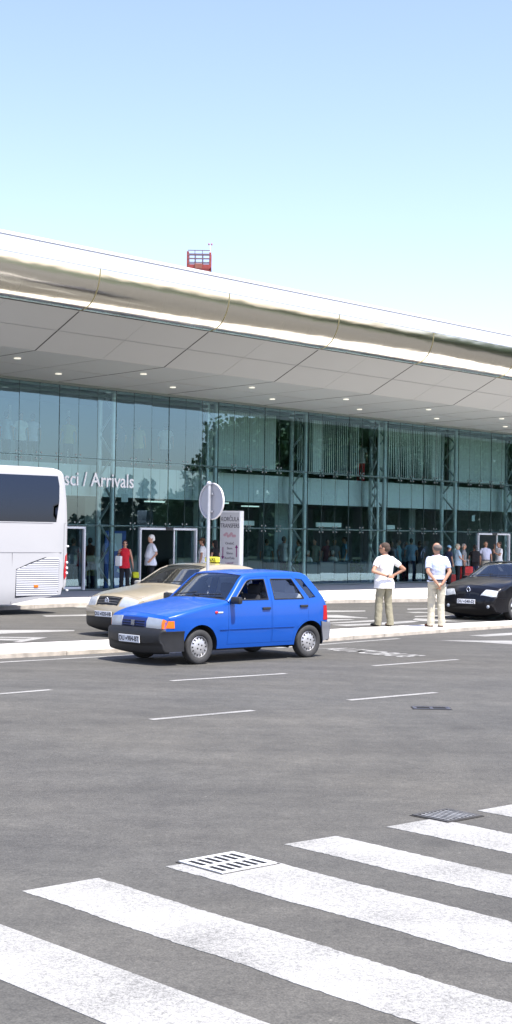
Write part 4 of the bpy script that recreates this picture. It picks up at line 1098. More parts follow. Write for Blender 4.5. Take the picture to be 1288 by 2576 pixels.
# local x = outward normal of the printed face
hN = 2.80
bm = bmesh.new(); box(bm, (0, 0, hN/2), (.26, .80, hN), None, .02); obj('frame', bm, M_WHITE, ad)
bm = bmesh.new(); box(bm, (.132, 0, hN/2+.02), (.01, .72, hN-.16)); fc = obj('printed_face', bm, mat('print_grey', (.50, .50, .53), .4), ad)
bm = bmesh.new(); box(bm, (.139, 0, .50), (.008, .70, .78)); obj('magenta_foot', bm, mat('print_magenta', (.42, .03, .17), .4), ad)
MX = Matrix(((0, 0, 1, 0), (1, 0, 0, 0), (0, 1, 0, 0), (0, 0, 0, 1)))
ink = mat('print_ink', (.02, .015, .03), .5); pur = mat('print_purple', (.16, .01, .12), .5)
text_obj('print_heading', 'KORČULA', .215, ink, ad, Matrix.Translation((.140, 0, 2.50)) @ MX, .002, font_scale_x=.72)
text_obj('print_heading', 'TRANSFERS', .215, ink, ad, Matrix.Translation((.140, 0, 2.27)) @ MX, .002, font_scale_x=.68)
for i, wd in enumerate(('Orebić', 'Ston', 'Slano', 'Korčula', 'Lopud')):
    text_obj('print_word', wd, .12, ink if i < 4 else pur, ad, Matrix.Translation((.140, 0, 1.66-.17*i)) @ MX, .002)
bm = bmesh.new()
for y, up_ in ((-.27, -1), (.27, 1)):
    box(bm, (.140, y, 1.36), (.004, .035, .34)); z = 1.36+up_*.20
    vs = [bm.verts.new((.143, y-.06, z-up_*.05)), bm.verts.new((.143, y+.06, z-up_*.05)), bm.verts.new((.143, y, z+up_*.06))]; bm.faces.new(vs)
obj('print_arrow', bm, pur, ad)
bm = bmesh.new()
for k in range(7): ell(bm, (.140, -.20+.065*k, 1.95+.05*math.sin(k*2)), (.003, .06, .05))
obj('print_picture', bm, mat('print_pink', (.45, .28, .32), .5), ad)
bm = bmesh.new()
for i in range(20):
    a0, a1 = 2*PI*i/20, 2*PI*(i+1)/20; tube(bm, (.146, .17+.12*math.cos(a0), .50+.22*math.sin(a0)), (.146, .17+.12*math.cos(a1), .50+.22*math.sin(a1)), .016, n=4)
obj('print_ring', bm, mat('print_light', (.6, .45, .5), .5), ad)

# ------------------------------------------------------------------ work platform above the roof
def at_px(x, Y): return Vector(((x-644)/F*Y, Y, 0))
wp = at_px(491.5, 70)
pf = thing('work_platform', 'red railed lift basket with a small lamp mast rising above the roof', 'lift basket', (wp.x, wp.y, 0), 0)
zb = 14.42; RED = mat('lift_red', (.20, .028, .02), .5, noise=.3, nscale=6); wx = 1.14; wy = .9
bm = bmesh.new()
for sx in (-1, 1):
    box(bm, (sx*(wx/2-.045), 0, zb+.42), (.09, wy, .84 if sx > 0 else .92), None, .01)
box(bm, (0, 0, zb+.06), (wx, wy, .12)); box(bm, (0, -wy/2, zb+.16), (wx-.1, .05, .2))
obj('basket', bm, RED, pf)
bm = bmesh.new(); 
for z, r in ((.92, .02), (.70, .03), (.52, .022), (.30, .022)):
    for sy in (-1, 1): tube(bm, (-wx/2+.05, sy*wy/2, zb+z), (wx/2-.05, sy*wy/2, zb+z), r, n=6)
for x in (-.19, .16):
    for sy in (-1, 1): tube(bm, (x, sy*wy/2, zb+.1), (x, sy*wy/2, zb+.92), .018, n=6)
obj('guard_rail', bm, mat('rail_brown', (.10, .06, .07), .5), pf)
bm = bmesh.new(); box(bm, (-.02, -wy/2-.08, zb+.17), (.36, .14, .24), None, .03); box(bm, (-.15, -.2, zb+.02), (.5, .3, .12)); obj('control_box', bm, mat('lift_rust', (.16, .05, .03), .6, noise=.3), pf)
bm = bmesh.new(); tube(bm, (wx/2-.06, 0, zb+.85), (wx/2-.06, 0, zb+1.24), .02, n=6); obj('lamp_mast', bm, M_STEEL, pf)
bm = bmesh.new()
for sx in (-1, 1): ell(bm, (wx/2-.06+sx*.065, 0, zb+1.30), (.045, .045, .055))
obj('lamp', bm, mat('lamp_red', (.3, .12, .16), .4), pf, True)
bm = bmesh.new(); tube(bm, (0, 0, .9), (0, 0, zb), .16, n=12); box(bm, (0, 0, .55), (2.2, 4.5, .7), None, .1); obj('boom', bm, mat('boom_white', (.7, .7, .7), .5), pf)

# ------------------------------------------------------------------ people
DISP = bpy.data.textures.new('folds', 'CLOUDS'); DISP.noise_scale = .11; DISP.noise_depth = 2
def bake(bm, voxel, smooth=4, fold=0):
    me = bpy.data.meshes.new('tmp'); bm.to_mesh(me); bm.free()
    o = bpy.data.objects.new('tmp', me); COL.objects.link(o)
    m = o.modifiers.new('r', 'REMESH'); m.mode = 'VOXEL'; m.voxel_size = voxel; m.use_smooth_shade = True
    m = o.modifiers.new('s', 'SMOOTH'); m.factor = .5; m.iterations = smooth
    if fold:
        m = o.modifiers.new('d', 'DISPLACE'); m.texture = DISP; m.strength = fold; m.mid_level = .5; m.texture_coords = 'LOCAL'
    dg = bpy.context.evaluated_depsgraph_get()
    r = bpy.data.meshes.new_from_object(o.evaluated_get(dg)); bpy.data.objects.remove(o); bpy.data.meshes.remove(me)
    r.materials.clear(); return r
def limb(bm, p, q, a, b, n=14):
    tube(bm, p, q, a, b, n=n); ell(bm, p, (a, a, a), u=12, v=8); ell(bm, q, (b, b, b), u=12, v=8)
def rings(bm, R, n=22):
    rr = []
    for z, rx, ry, ox in R:
        rr.append([bm.verts.new((ox+rx*math.copysign(abs(math.cos(2*PI*i/n))**.85, math.cos(2*PI*i/n)), ry*math.copysign(abs(math.sin(2*PI*i/n))**.85, math.sin(2*PI*i/n)), z)) for i in range(n)])
    for a, b in zip(rr, rr[1:]):
        for i in range(n): bm.faces.new((a[i], a[(i+1) % n], b[(i+1) % n], b[i]))
    bm.faces.new(rr[0][::-1]); bm.faces.new(rr[-1])
V = Vector
SKIN = [(.50, .27, .18), (.42, .22, .14), (.55, .33, .24)]
def person(label, loc, face, H, top, bottom, pose=None, hair=(.03, .02, .015), hairk='short', voxel=.012, skin=0, shoe=(.02, .018, .016), belly=0., group=None,
           female=False, glasses=False, watch=False, belt=False, sleeves=.6, untuck=True, head=(0, 0), cap=None, seated=False, wide=1.0):
    P = dict(la=[(-.03, .27, 1.16), (.03, .27, .93)], ra=[(-.03, -.27, 1.16), (.03, -.27, .93)], lf=(.02, .11), rf=(-.02, -.11), lh=None, rh=None, toe=(.0, .0))
    if pose: P.update(pose)
    t = thing('person', label, 'person', tuple(loc), math.atan2(face[1], face[0]), group)
    sc = H/1.75; t.scale = (sc*wide, sc*wide, sc)
    ms = mat('skin_%d' % skin, SKIN[skin], .55, noise=.06, nscale=9)
    bm = bmesh.new(); w_ = .92 if female else 1.0; b2 = belly
    dz = -.42 if seated else 0
    TR = [(.84, .10, .15*w_, 0), (.92, .12+.02*female, .168, -.012), (1.0, .105+b2*.7, .150*w_, b2*.5), (1.08, .10+b2, .140*w_, .004+b2*.7), (1.2, .112+b2*.6, .155*w_, b2*.4),
          (1.31, .118+.012*female, .172*w_, .004*female), (1.39, .10, .182*w_, -.008), (1.45, .07, .14*w_, -.012), (1.50, .052, .06, -.006)]
    TR = [(z+dz, a, b, c) for z, a, b, c in TR]
    rings(bm, TR)
    limb(bm, (-.01, 0, 1.45+dz), (.012, 0, 1.57+dz), .056, .052)
    hm = Matrix.Translation((.0, 0, 1.56+dz)) @ Matrix.Rotation(head[0], 4, 'Z') @ Matrix.Rotation(head[1], 4, 'Y')
    def hp(x, y, z): return hm @ V((x, y, z))
    hr = Matrix.Rotation(head[0], 4, 'Z') @ Matrix.Rotation(head[1], 4, 'Y')
    ell(bm, hp(.012, 0, .085), (.098, .076, .103), hr, 20, 16); ell(bm, hp(.050, 0, .025), (.055, .054, .055), hr); ell(bm, hp(.062, 0, -.012), (.035, .034, .022), hr)
    ell(bm, hp(.108, 0, .062), (.020, .013, .022), hr, 8, 6); ell(bm, hp(.095, 0, .085), (.018, .010, .03), hr, 8, 6)
    ell(bm, hp(.080, .0, .100), (.030, .055, .012), hr, 8, 6); ell(bm, hp(.092, 0, .022), (.018, .026, .010), hr, 8, 6)
    for s in (-1, 1): ell(bm, hp(.0, s*.077, .065), (.020, .012, .032), hr, 8, 6)
    shl = {1: V((-.008, .178*w_, 1.405+dz)), -1: V((-.008, -.178*w_, 1.405+dz))}
    arms = {}
    for s, k, hk in ((1, 'la', 'lh'), (-1, 'ra', 'rh')):
        e, wv_ = [V(q)+V((0, 0, dz)) for q in P[k]]; a0 = shl[s]; arms[s] = (a0, e, wv_)
        limb(bm, a0, e, .050, .038); limb(bm, e, wv_, .038, .026)
        d = (P[hk][0] if P[hk] else (wv_-e)); d = V(d).normalized(); side = V(P[hk][1]) if P[hk] else V((1, 0, 0)); side = (side-d*side.dot(d)).normalized(); n = d.cross(side)
        curl = P[hk][2] if P[hk] else .35
        if n.dot(V((0, -s, 0))) < 0 and not P[hk]: n = -n
        rot_ = Matrix((d, side, n)).transposed().to_4x4()
        ell(bm, wv_+d*.050, (.052, .040, .017), rot_, 12, 8)
        for i, (off_, ln) in enumerate(((.030, .072), (.010, .080), (-.010, .075), (-.029, .060))):
            f0 = wv_+d*.085+side*off_; f1 = f0+(d+side*off_*2+n*curl*.6).normalized()*ln*.5; f2 = f1+(d*(1-curl*.5)+n*curl*1.5).normalized()*ln*.5
            limb(bm, f0, f1, .0105, .0095, 8); limb(bm, f1, f2, .0095, .008, 8)
        th0 = wv_+d*.028+side*.032; th1 = th0+(d*.6+side*.9+n*.2).normalized()*.036; th2 = th1+(d*.9+side*.35+n*.3).normalized()*.030
        limb(bm, th0, th1, .013, .011, 8); limb(bm, th1, th2, .011, .009, 8)
    legs = {}
    for s, k in ((1, 'lf'), (-1, 'rf')):
        fx, fy = P[k]
        if seated: hp_, kn, an = V((0, s*.09, .50)), V((.42, s*.11, .50)), V((.42, s*.11, .09))
        else: hp_, kn, an = V((0, s*.088, .88)), V((fx*.5+.015, (s*.088+fy)/2, .48)), V((fx-.02, fy, .09))
        legs[s] = (hp_, kn, an); limb(bm, hp_, kn, .082, .055); limb(bm, kn, kn.lerp(an, .4), .055, .052); limb(bm, kn.lerp(an, .4), an, .052, .036)
        ell(bm, an+V((.05, 0, -.045)), (.10, .035, .03))
    link('body', bake(bm, voxel, 3), ms, t, True)
    # shirt
    bm = bmesh.new(); hem = .80 if untuck else .94
    SR = [(z, a+.016, b+.018, c) for z, a, b, c in TR if z-dz > .95]
    z0 = TR[1]; SR = [(hem+dz, .150+b2*.5+.010*untuck-.012*(not untuck), .192*w_+.012, b2*.25)]+[(.90+dz, .156+b2*.5, .192*w_+.010, b2*.2), (.96+dz, .142+b2*.6, .178*w_+.012, b2*.4)]*(hem < .9)+SR
    SR[-1] = (SR[-1][0]-.012, .06, .075, SR[-1][3])
    rings(bm, SR)
    for s in (1, -1):
        a0, e, wv_ = arms[s]
        if sleeves > 0:
            lim = min(1, sleeves/.6*.62) if sleeves < 1 else 1
            q = a0.lerp(e, lim); limb(bm, a0+V((0, -s*.01, .004)), a0.lerp(e, .3), .060, .062); tube(bm, a0.lerp(e, .25), q, .062, .060 if sleeves < 1 else .05, n=14)
            if sleeves >= 1: limb(bm, e, e.lerp(wv_, .92), .05, .036)
        else: ell(bm, a0+V((0, -s*.025, -.0)), (.05, .04, .055))
    if sleeves > 0: lathe_v = [bm.verts.new((0, 0, 0))]; bm.verts.remove(lathe_v[0])
    if sleeves: ell(bm, (-.008, 0, 1.485+dz), (.066, .072, .022))
    link('shirt', bake(bm, voxel, 3, .020), top, t, True)
    # trousers
    bm = bmesh.new(); up_ = (1.0 if not untuck else .96)
    rings(bm, [(.81+dz, .115+b2*.3, .158*w_, 0), (.88+dz, .132+b2*.4, .180, -.010), (.94+dz, .125+b2*.5, .176*w_, b2*.25), (up_+dz, .116+b2*.68, .164*w_, b2*.45)])
    for s in (1, -1):
        a, k, n_ = legs[s]
        if P.get('shorts'): limb(bm, a, a.lerp(k, .95), .098, .088); continue
        limb(bm, a, k, .098, .074); limb(bm, k, n_+V((.0, 0, .02)), .074, .070); tube(bm, n_+V((0, 0, .06)), n_+V((.015, 0, -.055)), .070, .076, n=14)
    link('trousers', bake(bm, voxel, 3, .026), bottom, t, True)
    # shoes
    for s in (1, -1):
        bm = bmesh.new(); a = legs[s][2]; yw = P['toe'][0 if s > 0 else 1]; R_ = Matrix.Rotation(yw, 4, 'Z')
        c = V((a.x, a.y, 0))
        for (x, z, rx, ry, rz_) in ((.02, .045, .075, .042, .045), (.105, .036, .085, .046, .034), (.02, .018, .08, .043, .018), (.11, .016, .085, .047, .016)):
            ell(bm, c+R_ @ V((x, 0, z)), (rx, ry, rz_), R_, 12, 8)
        link('shoe', bake(bm, .012, 2), mat('shoe_%.3f' % shoe[0], shoe, .4), t, True)
    # hair
    bm = bmesh.new()
    if hairk == 'short':
        ell(bm, hp(-.010, 0, .108), (.098, .083, .095), hr, 20, 14); ell(bm, hp(-.035, 0, .065), (.078, .080, .07), hr)
    elif hairk == 'bald':
        ell(bm, hp(-.025, 0, .084), (.097, .089, .074), hr, 20, 14)
    elif hairk == 'bob':
        ell(bm, hp(-.010, 0, .105), (.106, .092, .100), hr, 20, 14); ell(bm, hp(-.035, 0, .045), (.085, .092, .085), hr)
    elif hairk == 'long':
        ell(bm, hp(-.010, 0, .105), (.106, .092, .100), hr, 20, 14); ell(bm, hp(-.050, 0, .0), (.075, .085, .15), hr); ell(bm, hp(-.085, 0, -.10), (.05, .075, .12), hr)
    elif hairk == 'full':
        ell(bm, hp(-.010, 0, .112), (.108, .090, .100), hr, 20, 14); ell(bm, hp(-.045, 0, .06), (.080, .086, .075), hr)
    link('hair', bake(bm, voxel, 2, .006), mat('hair_%.3f_%.3f' % (hair[0], hair[2]), hair, .8, noise=.25, nscale=40), t, True)
    if cap:
        bm = bmesh.new(); ell(bm, hp(0, 0, .125), (.108, .09, .085), hr); ell(bm, hp(.11, 0, .105), (.07, .06, .012), hr); link('cap', bake(bm, voxel, 2), cap, t, True)
    if glasses:
        bm = bmesh.new()
        for s in (1, -1):
            ell(bm, hp(.096, s*.036, .082), (.012, .030, .020), hr, 10, 8); tube(bm, hp(.09, s*.066, .086), hp(.0, s*.080, .080), .005, n=6)
        tube(bm, hp(.104, -.01, .086), hp(.104, .01, .086), .005, n=6); obj('sunglasses', bm, M_BLACKP, t, True)
    if watch:
        s = 1 if watch == 'l' else -1; e, wv_ = arms[s][1:]; d = (wv_-e).normalized(); bm = bmesh.new(); tube(bm, wv_-d*.015, wv_+d*.012, .034, n=14); obj('watch', bm, mat('watch_dark', (.03, .03, .035), .3, .5), t, True, 40)
    if belt:
        bm = bmesh.new(); rings(bm, [(.955+dz, .146+b2*.62, .192*w_, b2*.38), (.992+dz, .142+b2*.7, .188*w_, b2*.42)]); obj('belt', bm, mat('belt_black', (.012, .012, .014), .4), t, True, 40)
    return t, sc
def cloth(n, c, noise=.05): return mat('cloth_'+n, c, .9, noise=noise, nscale=14, bump=.15, bscale=120)
WHITE_T = cloth('white', (.80, .80, .80)); KHAKI = cloth('khaki', (.22, .205, .145)); BEIGE = cloth('beige', (.46, .43, .34)); PALEBL = cloth('pale_blue', (.50, .56, .72))
BLACKC = cloth('black', (.015, .015, .018)); NAVY = cloth('navy', (.02, .03, .07)); REDC = cloth('red', (.60, .015, .03)); GREYC = cloth('grey', (.22, .23, .24)); BLUEC = cloth('mid_blue', (.22, .42, .60))
def unit(a): a = math.radians(a); return (math.sin(a), math.cos(a))     # heading: 0 = away from the camera, 90 = picture right
# two men on the median
f1 = G(966, 1576, MZ)
person('man in white T-shirt and khaki trousers on the median with one hand behind his back', f1, unit(-38), 1.90, WHITE_T, KHAKI,
       pose=dict(la=[(-.04, .34, 1.16), (-.19, .10, 1.06)], lh=((.02, -1, -.12), (.1, .1, 1), .1), ra=[(-.10, -.42, 1.20), (.03, -.22, 1.05)], rh=((.6, .5, -.45), (0, .3, 1), .3), lf=(.05, .13), rf=(-.03, -.12), toe=(.15, -.25)),
       hair=(.05, .03, .02), voxel=.0085, belly=.045, glasses=True, watch='l', head=(.55, .08), skin=1, wide=1.08)
f2 = G(1097, 1577, MZ)
person('man in pale blue shirt and cream trousers on the median with hands clasped behind him', f2, unit(-12), 1.92, PALEBL, BEIGE,
       pose=dict(la=[(-.11, .222, 1.15), (-.18, .05, .91)], lh=((.0, -.6, -.8), (-.6, .2, .2), .5), ra=[(-.11, -.228, 1.15), (-.17, -.06, .90)], rh=((0, .55, -.8), (-.6, .2, .2), .5), lf=(.03, .10), rf=(-.02, -.10), toe=(.35, .0)),
       hair=(.12, .10, .09), hairk='bald', voxel=.0085, belly=.015, belt=True, untuck=False, head=(.25, .05), shoe=(.10, .03, .012), sleeves=.70, wide=1.06, skin=1)
nin = V((-FE.y, FE.x, 0)); FPn = FP.dot(nin)
def onray(px, u, z=.16):
    a = (px-644+.7)/F; Z = (FPn-u)/(nin.x*a+nin.y); return V((a*Z, Z, z))
def gp(x, y): return onray(x, 1.1 if x < 900 else 1.6, PZ+.006)
# at the arrivals doors
person('woman in sleeveless red top and dark trousers carrying a white bag', gp(315, 1479), unit(172), 1.72, REDC, BLACKC,
       pose=dict(ra=[(-.02, -.26, 1.17), (.12, -.20, 1.30)], la=[(-.03, .24, 1.15), (.02, .28, .90)], rh=((.2, .3, .9), (1, 0, 0), .8)), hair=(.035, .015, .012), hairk='bob', female=True, glasses=True, sleeves=0)
person('white-haired man in a loose white shirt standing before the arrivals doors', gp(381, 1481), unit(-115), 1.91, cloth('white_blue', (.74, .77, .84)), BLACKC,
       pose=dict(la=[(-.08, .27, 1.17), (.08, .25, 1.0)], ra=[(-.02, -.26, 1.16), (.06, -.24, .96)]), hair=(.70, .68, .64), hairk='full', belly=.05, sleeves=.75, head=(.1, 0))
person('person in a brown cap and white shirt walking behind the sign pole', gp(510, 1481), unit(-80), 1.82, WHITE_T, GREYC, hair=(.04, .02, .01), cap=cloth('brown', (.10, .05, .025)), skin=1)
wm, _ = person('woman with long black hair in a black top beside the advertising pylon', gp(541, 1483), unit(-60), 1.76, BLACKC, BLACKC, hair=(.008, .007, .008), hairk='long', female=True, sleeves=.3)
# at the right-hand doors
person('grey-haired woman in a pale blue blouse holding the handle of a red suitcase', gp(1152, 1478), unit(78), 1.69, cloth('blouse', (.45, .60, .72)), BLACKC,
       pose=dict(la=[(.04, .24, 1.14), (.24, .20, 1.02)], ra=[(.02, -.25, 1.15), (.22, -.20, 1.03)], shorts=False), hair=(.42, .38, .28), hairk='bob', belly=.05, female=True, sleeves=.7)
person('dark-skinned traveller half hidden behind the woman in the pale blue blouse', gp(1167, 1474), unit(100), 1.70, GREYC, BLACKC, hair=(.25, .24, .22), skin=1)
person('traveller in black with a backpack behind the red suitcase', gp(1195, 1474), unit(-10), 1.66, BLACKC, NAVY, hair=(.02, .015, .01), skin=1)
person('man in a lilac-white polo shirt, belt and beige trousers by the glass', gp(1222, 1476), unit(165), 1.80, cloth('lilac', (.60, .62, .76)), BEIGE, hair=(.45, .43, .40), hairk='bald', belly=.05, belt=True, untuck=False, skin=1)
person('man in a white shirt lifting a cup to his face', gp(1256, 1476), unit(-110), 1.80, WHITE_T, BLACKC,
       pose=dict(ra=[(.14, -.22, 1.26), (.18, -.06, 1.50)], rh=((0, .1, 1), (.2, -1, 0), .8), la=[(.10, .24, 1.18), (.30, .12, 1.30)], lh=((.3, -.2, .9), (0, 0, 1), .6)), hair=(.05, .035, .025), skin=1)
person('person in a white shirt cut off by the right picture edge', gp(1300, 1480), unit(-90), 1.70, WHITE_T, NAVY, hair=(.05, .03, .02))
person('stooping man in dark clothes behind the man with clasped hands', gp(1130, 1478), unit(60), 1.62, NAVY, BLACKC, hair=(.02, .02, .02), cap=BLUEC, skin=1)

# things they carry
def at(o, p): return o
def bag(label, cat, name, loc, m, sz, rz=0, handle=True, extra=None):
    t = thing(name, label, cat, tuple(loc), rz)
    bm = bmesh.new(); box(bm, (0, 0, sz[2]/2), sz, None, min(sz)*.28); me = bake(bm, .012, 4, .015); link('shell', me, m, t, True)
    if handle:
        bm = bmesh.new(); pts = [V((0, sz[1]*.3*math.cos(PI*i/8), sz[2]+.10*math.sin(PI*i/8)-.01)) for i in range(9)]
        for a, b in zip(pts, pts[1:]): tube(bm, a, b, .012, n=6)
        obj('handle', bm, M_BLACKP, t)
    return t
g = gp(299, 1478.5); bag('white plastic bag hanging at the red-topped woman\'s side', 'bag', 'carrier_bag', (g.x+.02, g.y-.12, .98), WHITE_T, (.14, .22, .34), 1.2)
g = gp(338, 1480); t = bag('yellow and black wheeled bag beside the woman in red', 'luggage', 'trolley_bag', (g.x+.05, g.y, PZ), BLACKC, (.26, .36, .48), .3)
bm = bmesh.new(); box(bm, (0, 0, .56), (.22, .34, .22), None, .06); link('yellow_bag', bake(bm, .012, 3, .02), cloth('yellow', (.62, .66, .03)), t, True)
bm = bmesh.new(); tube(bm, (-.1, 0, .5), (-.22, 0, .95), .01, n=6); obj('pull_rod', bm, M_STEEL, t)
g = gp(1173, 1481); t = bag('bright red hard suitcase with raised handle', 'suitcase', 'suitcase', (g.x, g.y-.1, PZ+.04), mat('suitcase_red', (.55, .012, .012), .4, noise=.06), (.30, .56, .72), math.radians(-90), False)
bm = bmesh.new(); box(bm, (-0.152, 0, .40), (.012, .5, .05)); box(bm, (.152, 0, .40), (.012, .5, .05)); obj('strap', bm, mat('strap_dark', (.25, .02, .01), .6), t)
bm = bmesh.new(); tube(bm, (0, -.10, .7), (0, -.10, .98), .012, n=6); tube(bm, (0, .10, .7), (0, .10, .98), .012, n=6); box(bm, (0, 0, .98), (.04, .24, .03)); obj('handle', bm, mat('handle_grey', (.55, .55, .55), .4), t)
bm = bmesh.new(); 
for sy in (-.2, .2): tube(bm, (0, sy-.02, 0.0), (0, sy+.02, 0.0), .04, n=12)
obj('wheel', bm, M_BLACKP, t)
g = gp(1138, 1480); bag('small dark red bag on the pavement beside the trouser legs', 'bag', 'holdall', (g.x, g.y-.1, PZ), mat('maroon', (.30, .02, .015), .7, noise=.1), (.26, .30, .44), .3)
g = gp(1196, 1476); bag('black backpack on the traveller behind the suitcase', 'backpack', 'backpack', (g.x-.02, g.y-.22, 1.0), BLACKC, (.34, .24, .50), 0)
g = gp(548, 1483); bag('beige shoulder bag against the black-haired woman', 'bag', 'shoulder_bag', (g.x+.16, g.y-.05, .85), cloth('sand', (.45, .38, .28)), (.14, .30, .42), .7)

# people behind the glass
IN = [ (186, -2.2, 'dim figure in dark clothes behind the glass beside the coach', GREYC, BLACKC, 10, 1.70), (227, -2.5, 'dark-haired figure in brown top behind the glass, near the arrivals doors', cloth('brown2', (.12, .07, .05)), NAVY, -40, 1.72),
  (672, -2.6, 'person in a mottled grey shirt and jeans behind the glass', cloth('mottled', (.20, .27, .27), .3), NAVY, 20, 1.74), (715, -1.9, 'person in a bright white T-shirt behind the glass, back turned', WHITE_T, cloth('brown3', (.10, .05, .05)), 35, 1.86),
  (752, -2.8, 'figure in pale green behind the first lattice column', cloth('pale_green', (.42, .52, .44)), NAVY, -70, 1.72), (792, -3.2, 'standing figure in faded olive behind the lounge seats', cloth('olive', (.22, .26, .20)), BLACKC, -150, 1.76),
  (824, -3.6, 'figure in dull maroon behind the lounge seats', cloth('dull_red', (.16, .05, .06)), BLACKC, 160, 1.74), (842, -3.4, 'figure in dark grey behind the lounge seats', GREYC, BLACKC, 150, 1.76),
  (868, -2.4, 'man in a mid-blue shirt in profile behind the lounge seats', BLUEC, NAVY, -95, 1.86), (1003, -2.6, 'figure in teal shirt seen between the two median men', cloth('teal', (.20, .38, .42)), BLACKC, 100, 1.78),
  (1022, -3.4, 'small figure in grey-blue seen between the two median men', cloth('greyblue', (.20, .26, .32)), NAVY, 170, 1.66), (1035, -2.2, 'figure in light blue shirt nearest the glass between the median men', cloth('light_blue', (.38, .55, .72)), NAVY, 10, 1.84),
  (1056, -2.8, 'dark figure with crossed arms behind the glass beside the clasped-hands man', BLACKC, BLACKC, -30, 1.72), (985, -3.2, 'figure in pale pink behind the glass at the white-shirted man\'s elbow', cloth('dusty_pink', (.34, .26, .27)), BLACKC, 130, 1.68)]
for i, (px, u, lab, tp, bt, hd, hh) in enumerate(IN):
    person(lab, onray(px, u), unit(hd), hh, tp, bt, voxel=.02, hair=(.03, .022, .018) if i % 3 else (.10, .08, .06), hairk='short', skin=1, group='travellers behind the ground-floor glass')
UP = [(12, 'pale-blue shirted figure upstairs at the far left edge', cloth('lt2', (.50, .60, .70)), 30), (48, 'tall figure in white upstairs above the coach window', WHITE_T, 150), (78, 'figure in lilac shirt and dark trousers upstairs', cloth('lilac', (.60, .62, .76)), 0),
      (168, 'figure in yellow and navy upstairs inside the lattice column', cloth('ochre', (.45, .40, .14)), 170), (300, 'figure in dark clothes with a white bag upstairs', NAVY, -60),
      (345, 'figure in khaki-yellow top upstairs between glass joints', cloth('ochre2', (.40, .38, .20)), 20), (413, 'broad figure in bright white T-shirt upstairs above the arrivals doors', WHITE_T, 5), (905, 'figure in white top and red trousers behind the half-drawn blinds', WHITE_T, 20)]
for px, lab, tp, hd in UP:
    person(lab, onray(px, -2.6, 4.4), unit(hd), 1.78 if px != 413 else 1.86, tp, REDC if px == 905 else NAVY, voxel=.02, hair=(.05, .04, .03), skin=1, group='travellers on the upper floor')
SEATM = mat('lounge_seat', (.10, .13, .13), .8)
for i, (px, lab) in enumerate(((765, 'first grey lounge seat behind the glass, next to the lattice column'), (806, 'second grey lounge seat behind the glass, below the dull figures'), (848, 'third grey lounge seat behind the glass'), (890, 'grey lounge seat at the end of the row, beside the potted plant'))):
    p = onray(px, -1.9); t = thing('lounge_seat', lab, 'armchair', tuple(p), math.atan2(FE.y, FE.x), 'lounge seats in a row')
    bm = bmesh.new(); box(bm, (0, .1, .26), (.9, .7, .34), None, .06); obj('seat', bm, SEATM, t)
    bm = bmesh.new(); box(bm, (0, -.28, .48), (.9, .16, .72), None, .05); obj('backrest', bm, SEATM, t)
for px, lab in ((838, 'white-shirted person sitting low with back to the glass'), (775, 'second seated person in white, beside the lattice column')):
    person(lab, onray(px, -2.3, .16), unit(-136+180), 1.70, WHITE_T, GREYC, voxel=.02, hair=(.5, .48, .45), seated=True, skin=0)
def foliage_mesh(n, f, lsz, seed=1):
    rn = random.Random(seed); bm = bmesh.new()
    for i in range(n):
        p = f(rn); s = lsz*rn.uniform(.6, 1.4); R_ = Euler((rn.uniform(0, 6.3), rn.uniform(0, 6.3), rn.uniform(0, 6.3))).to_matrix()
        vs = [bm.verts.new(p+R_ @ V(q)*s) for q in ((-.5, -.3, 0), (.5, -.25, .1), (.35, .4, 0), (-.4, .35, -.1))]; bm.faces.new(vs)
    me = bpy.data.meshes.new('leaves'); bm.to_mesh(me); bm.free(); return me
LEAFG = mat('leaf_green', (.05, .10, .02), .6, noise=.4, nscale=3)
for px, lab in ((893, 'leafy potted plant behind the glass at the end of the seats'), (958, 'low potted plant behind the glass beside the white-shirted man'), (733, 'small green potted plant behind the glass by the white T-shirt')):
    p = onray(px, -1.6); t = thing('potted_plant', lab, 'plant', tuple(p), 0, 'potted plants inside')
    bm = bmesh.new(); lathe(bm, [(.001, 0), (.14, 0), (.19, .34), (.16, .34), (.15, .3)], 16); obj('pot', bm, mat('pot_brown', (.12, .07, .04), .7), t, True, 40)
    me = foliage_mesh(220, lambda r: V((r.gauss(0, .16), r.gauss(0, .16), .55+r.gauss(0, .13))), .12, px); link('foliage', me, LEAFG, t)

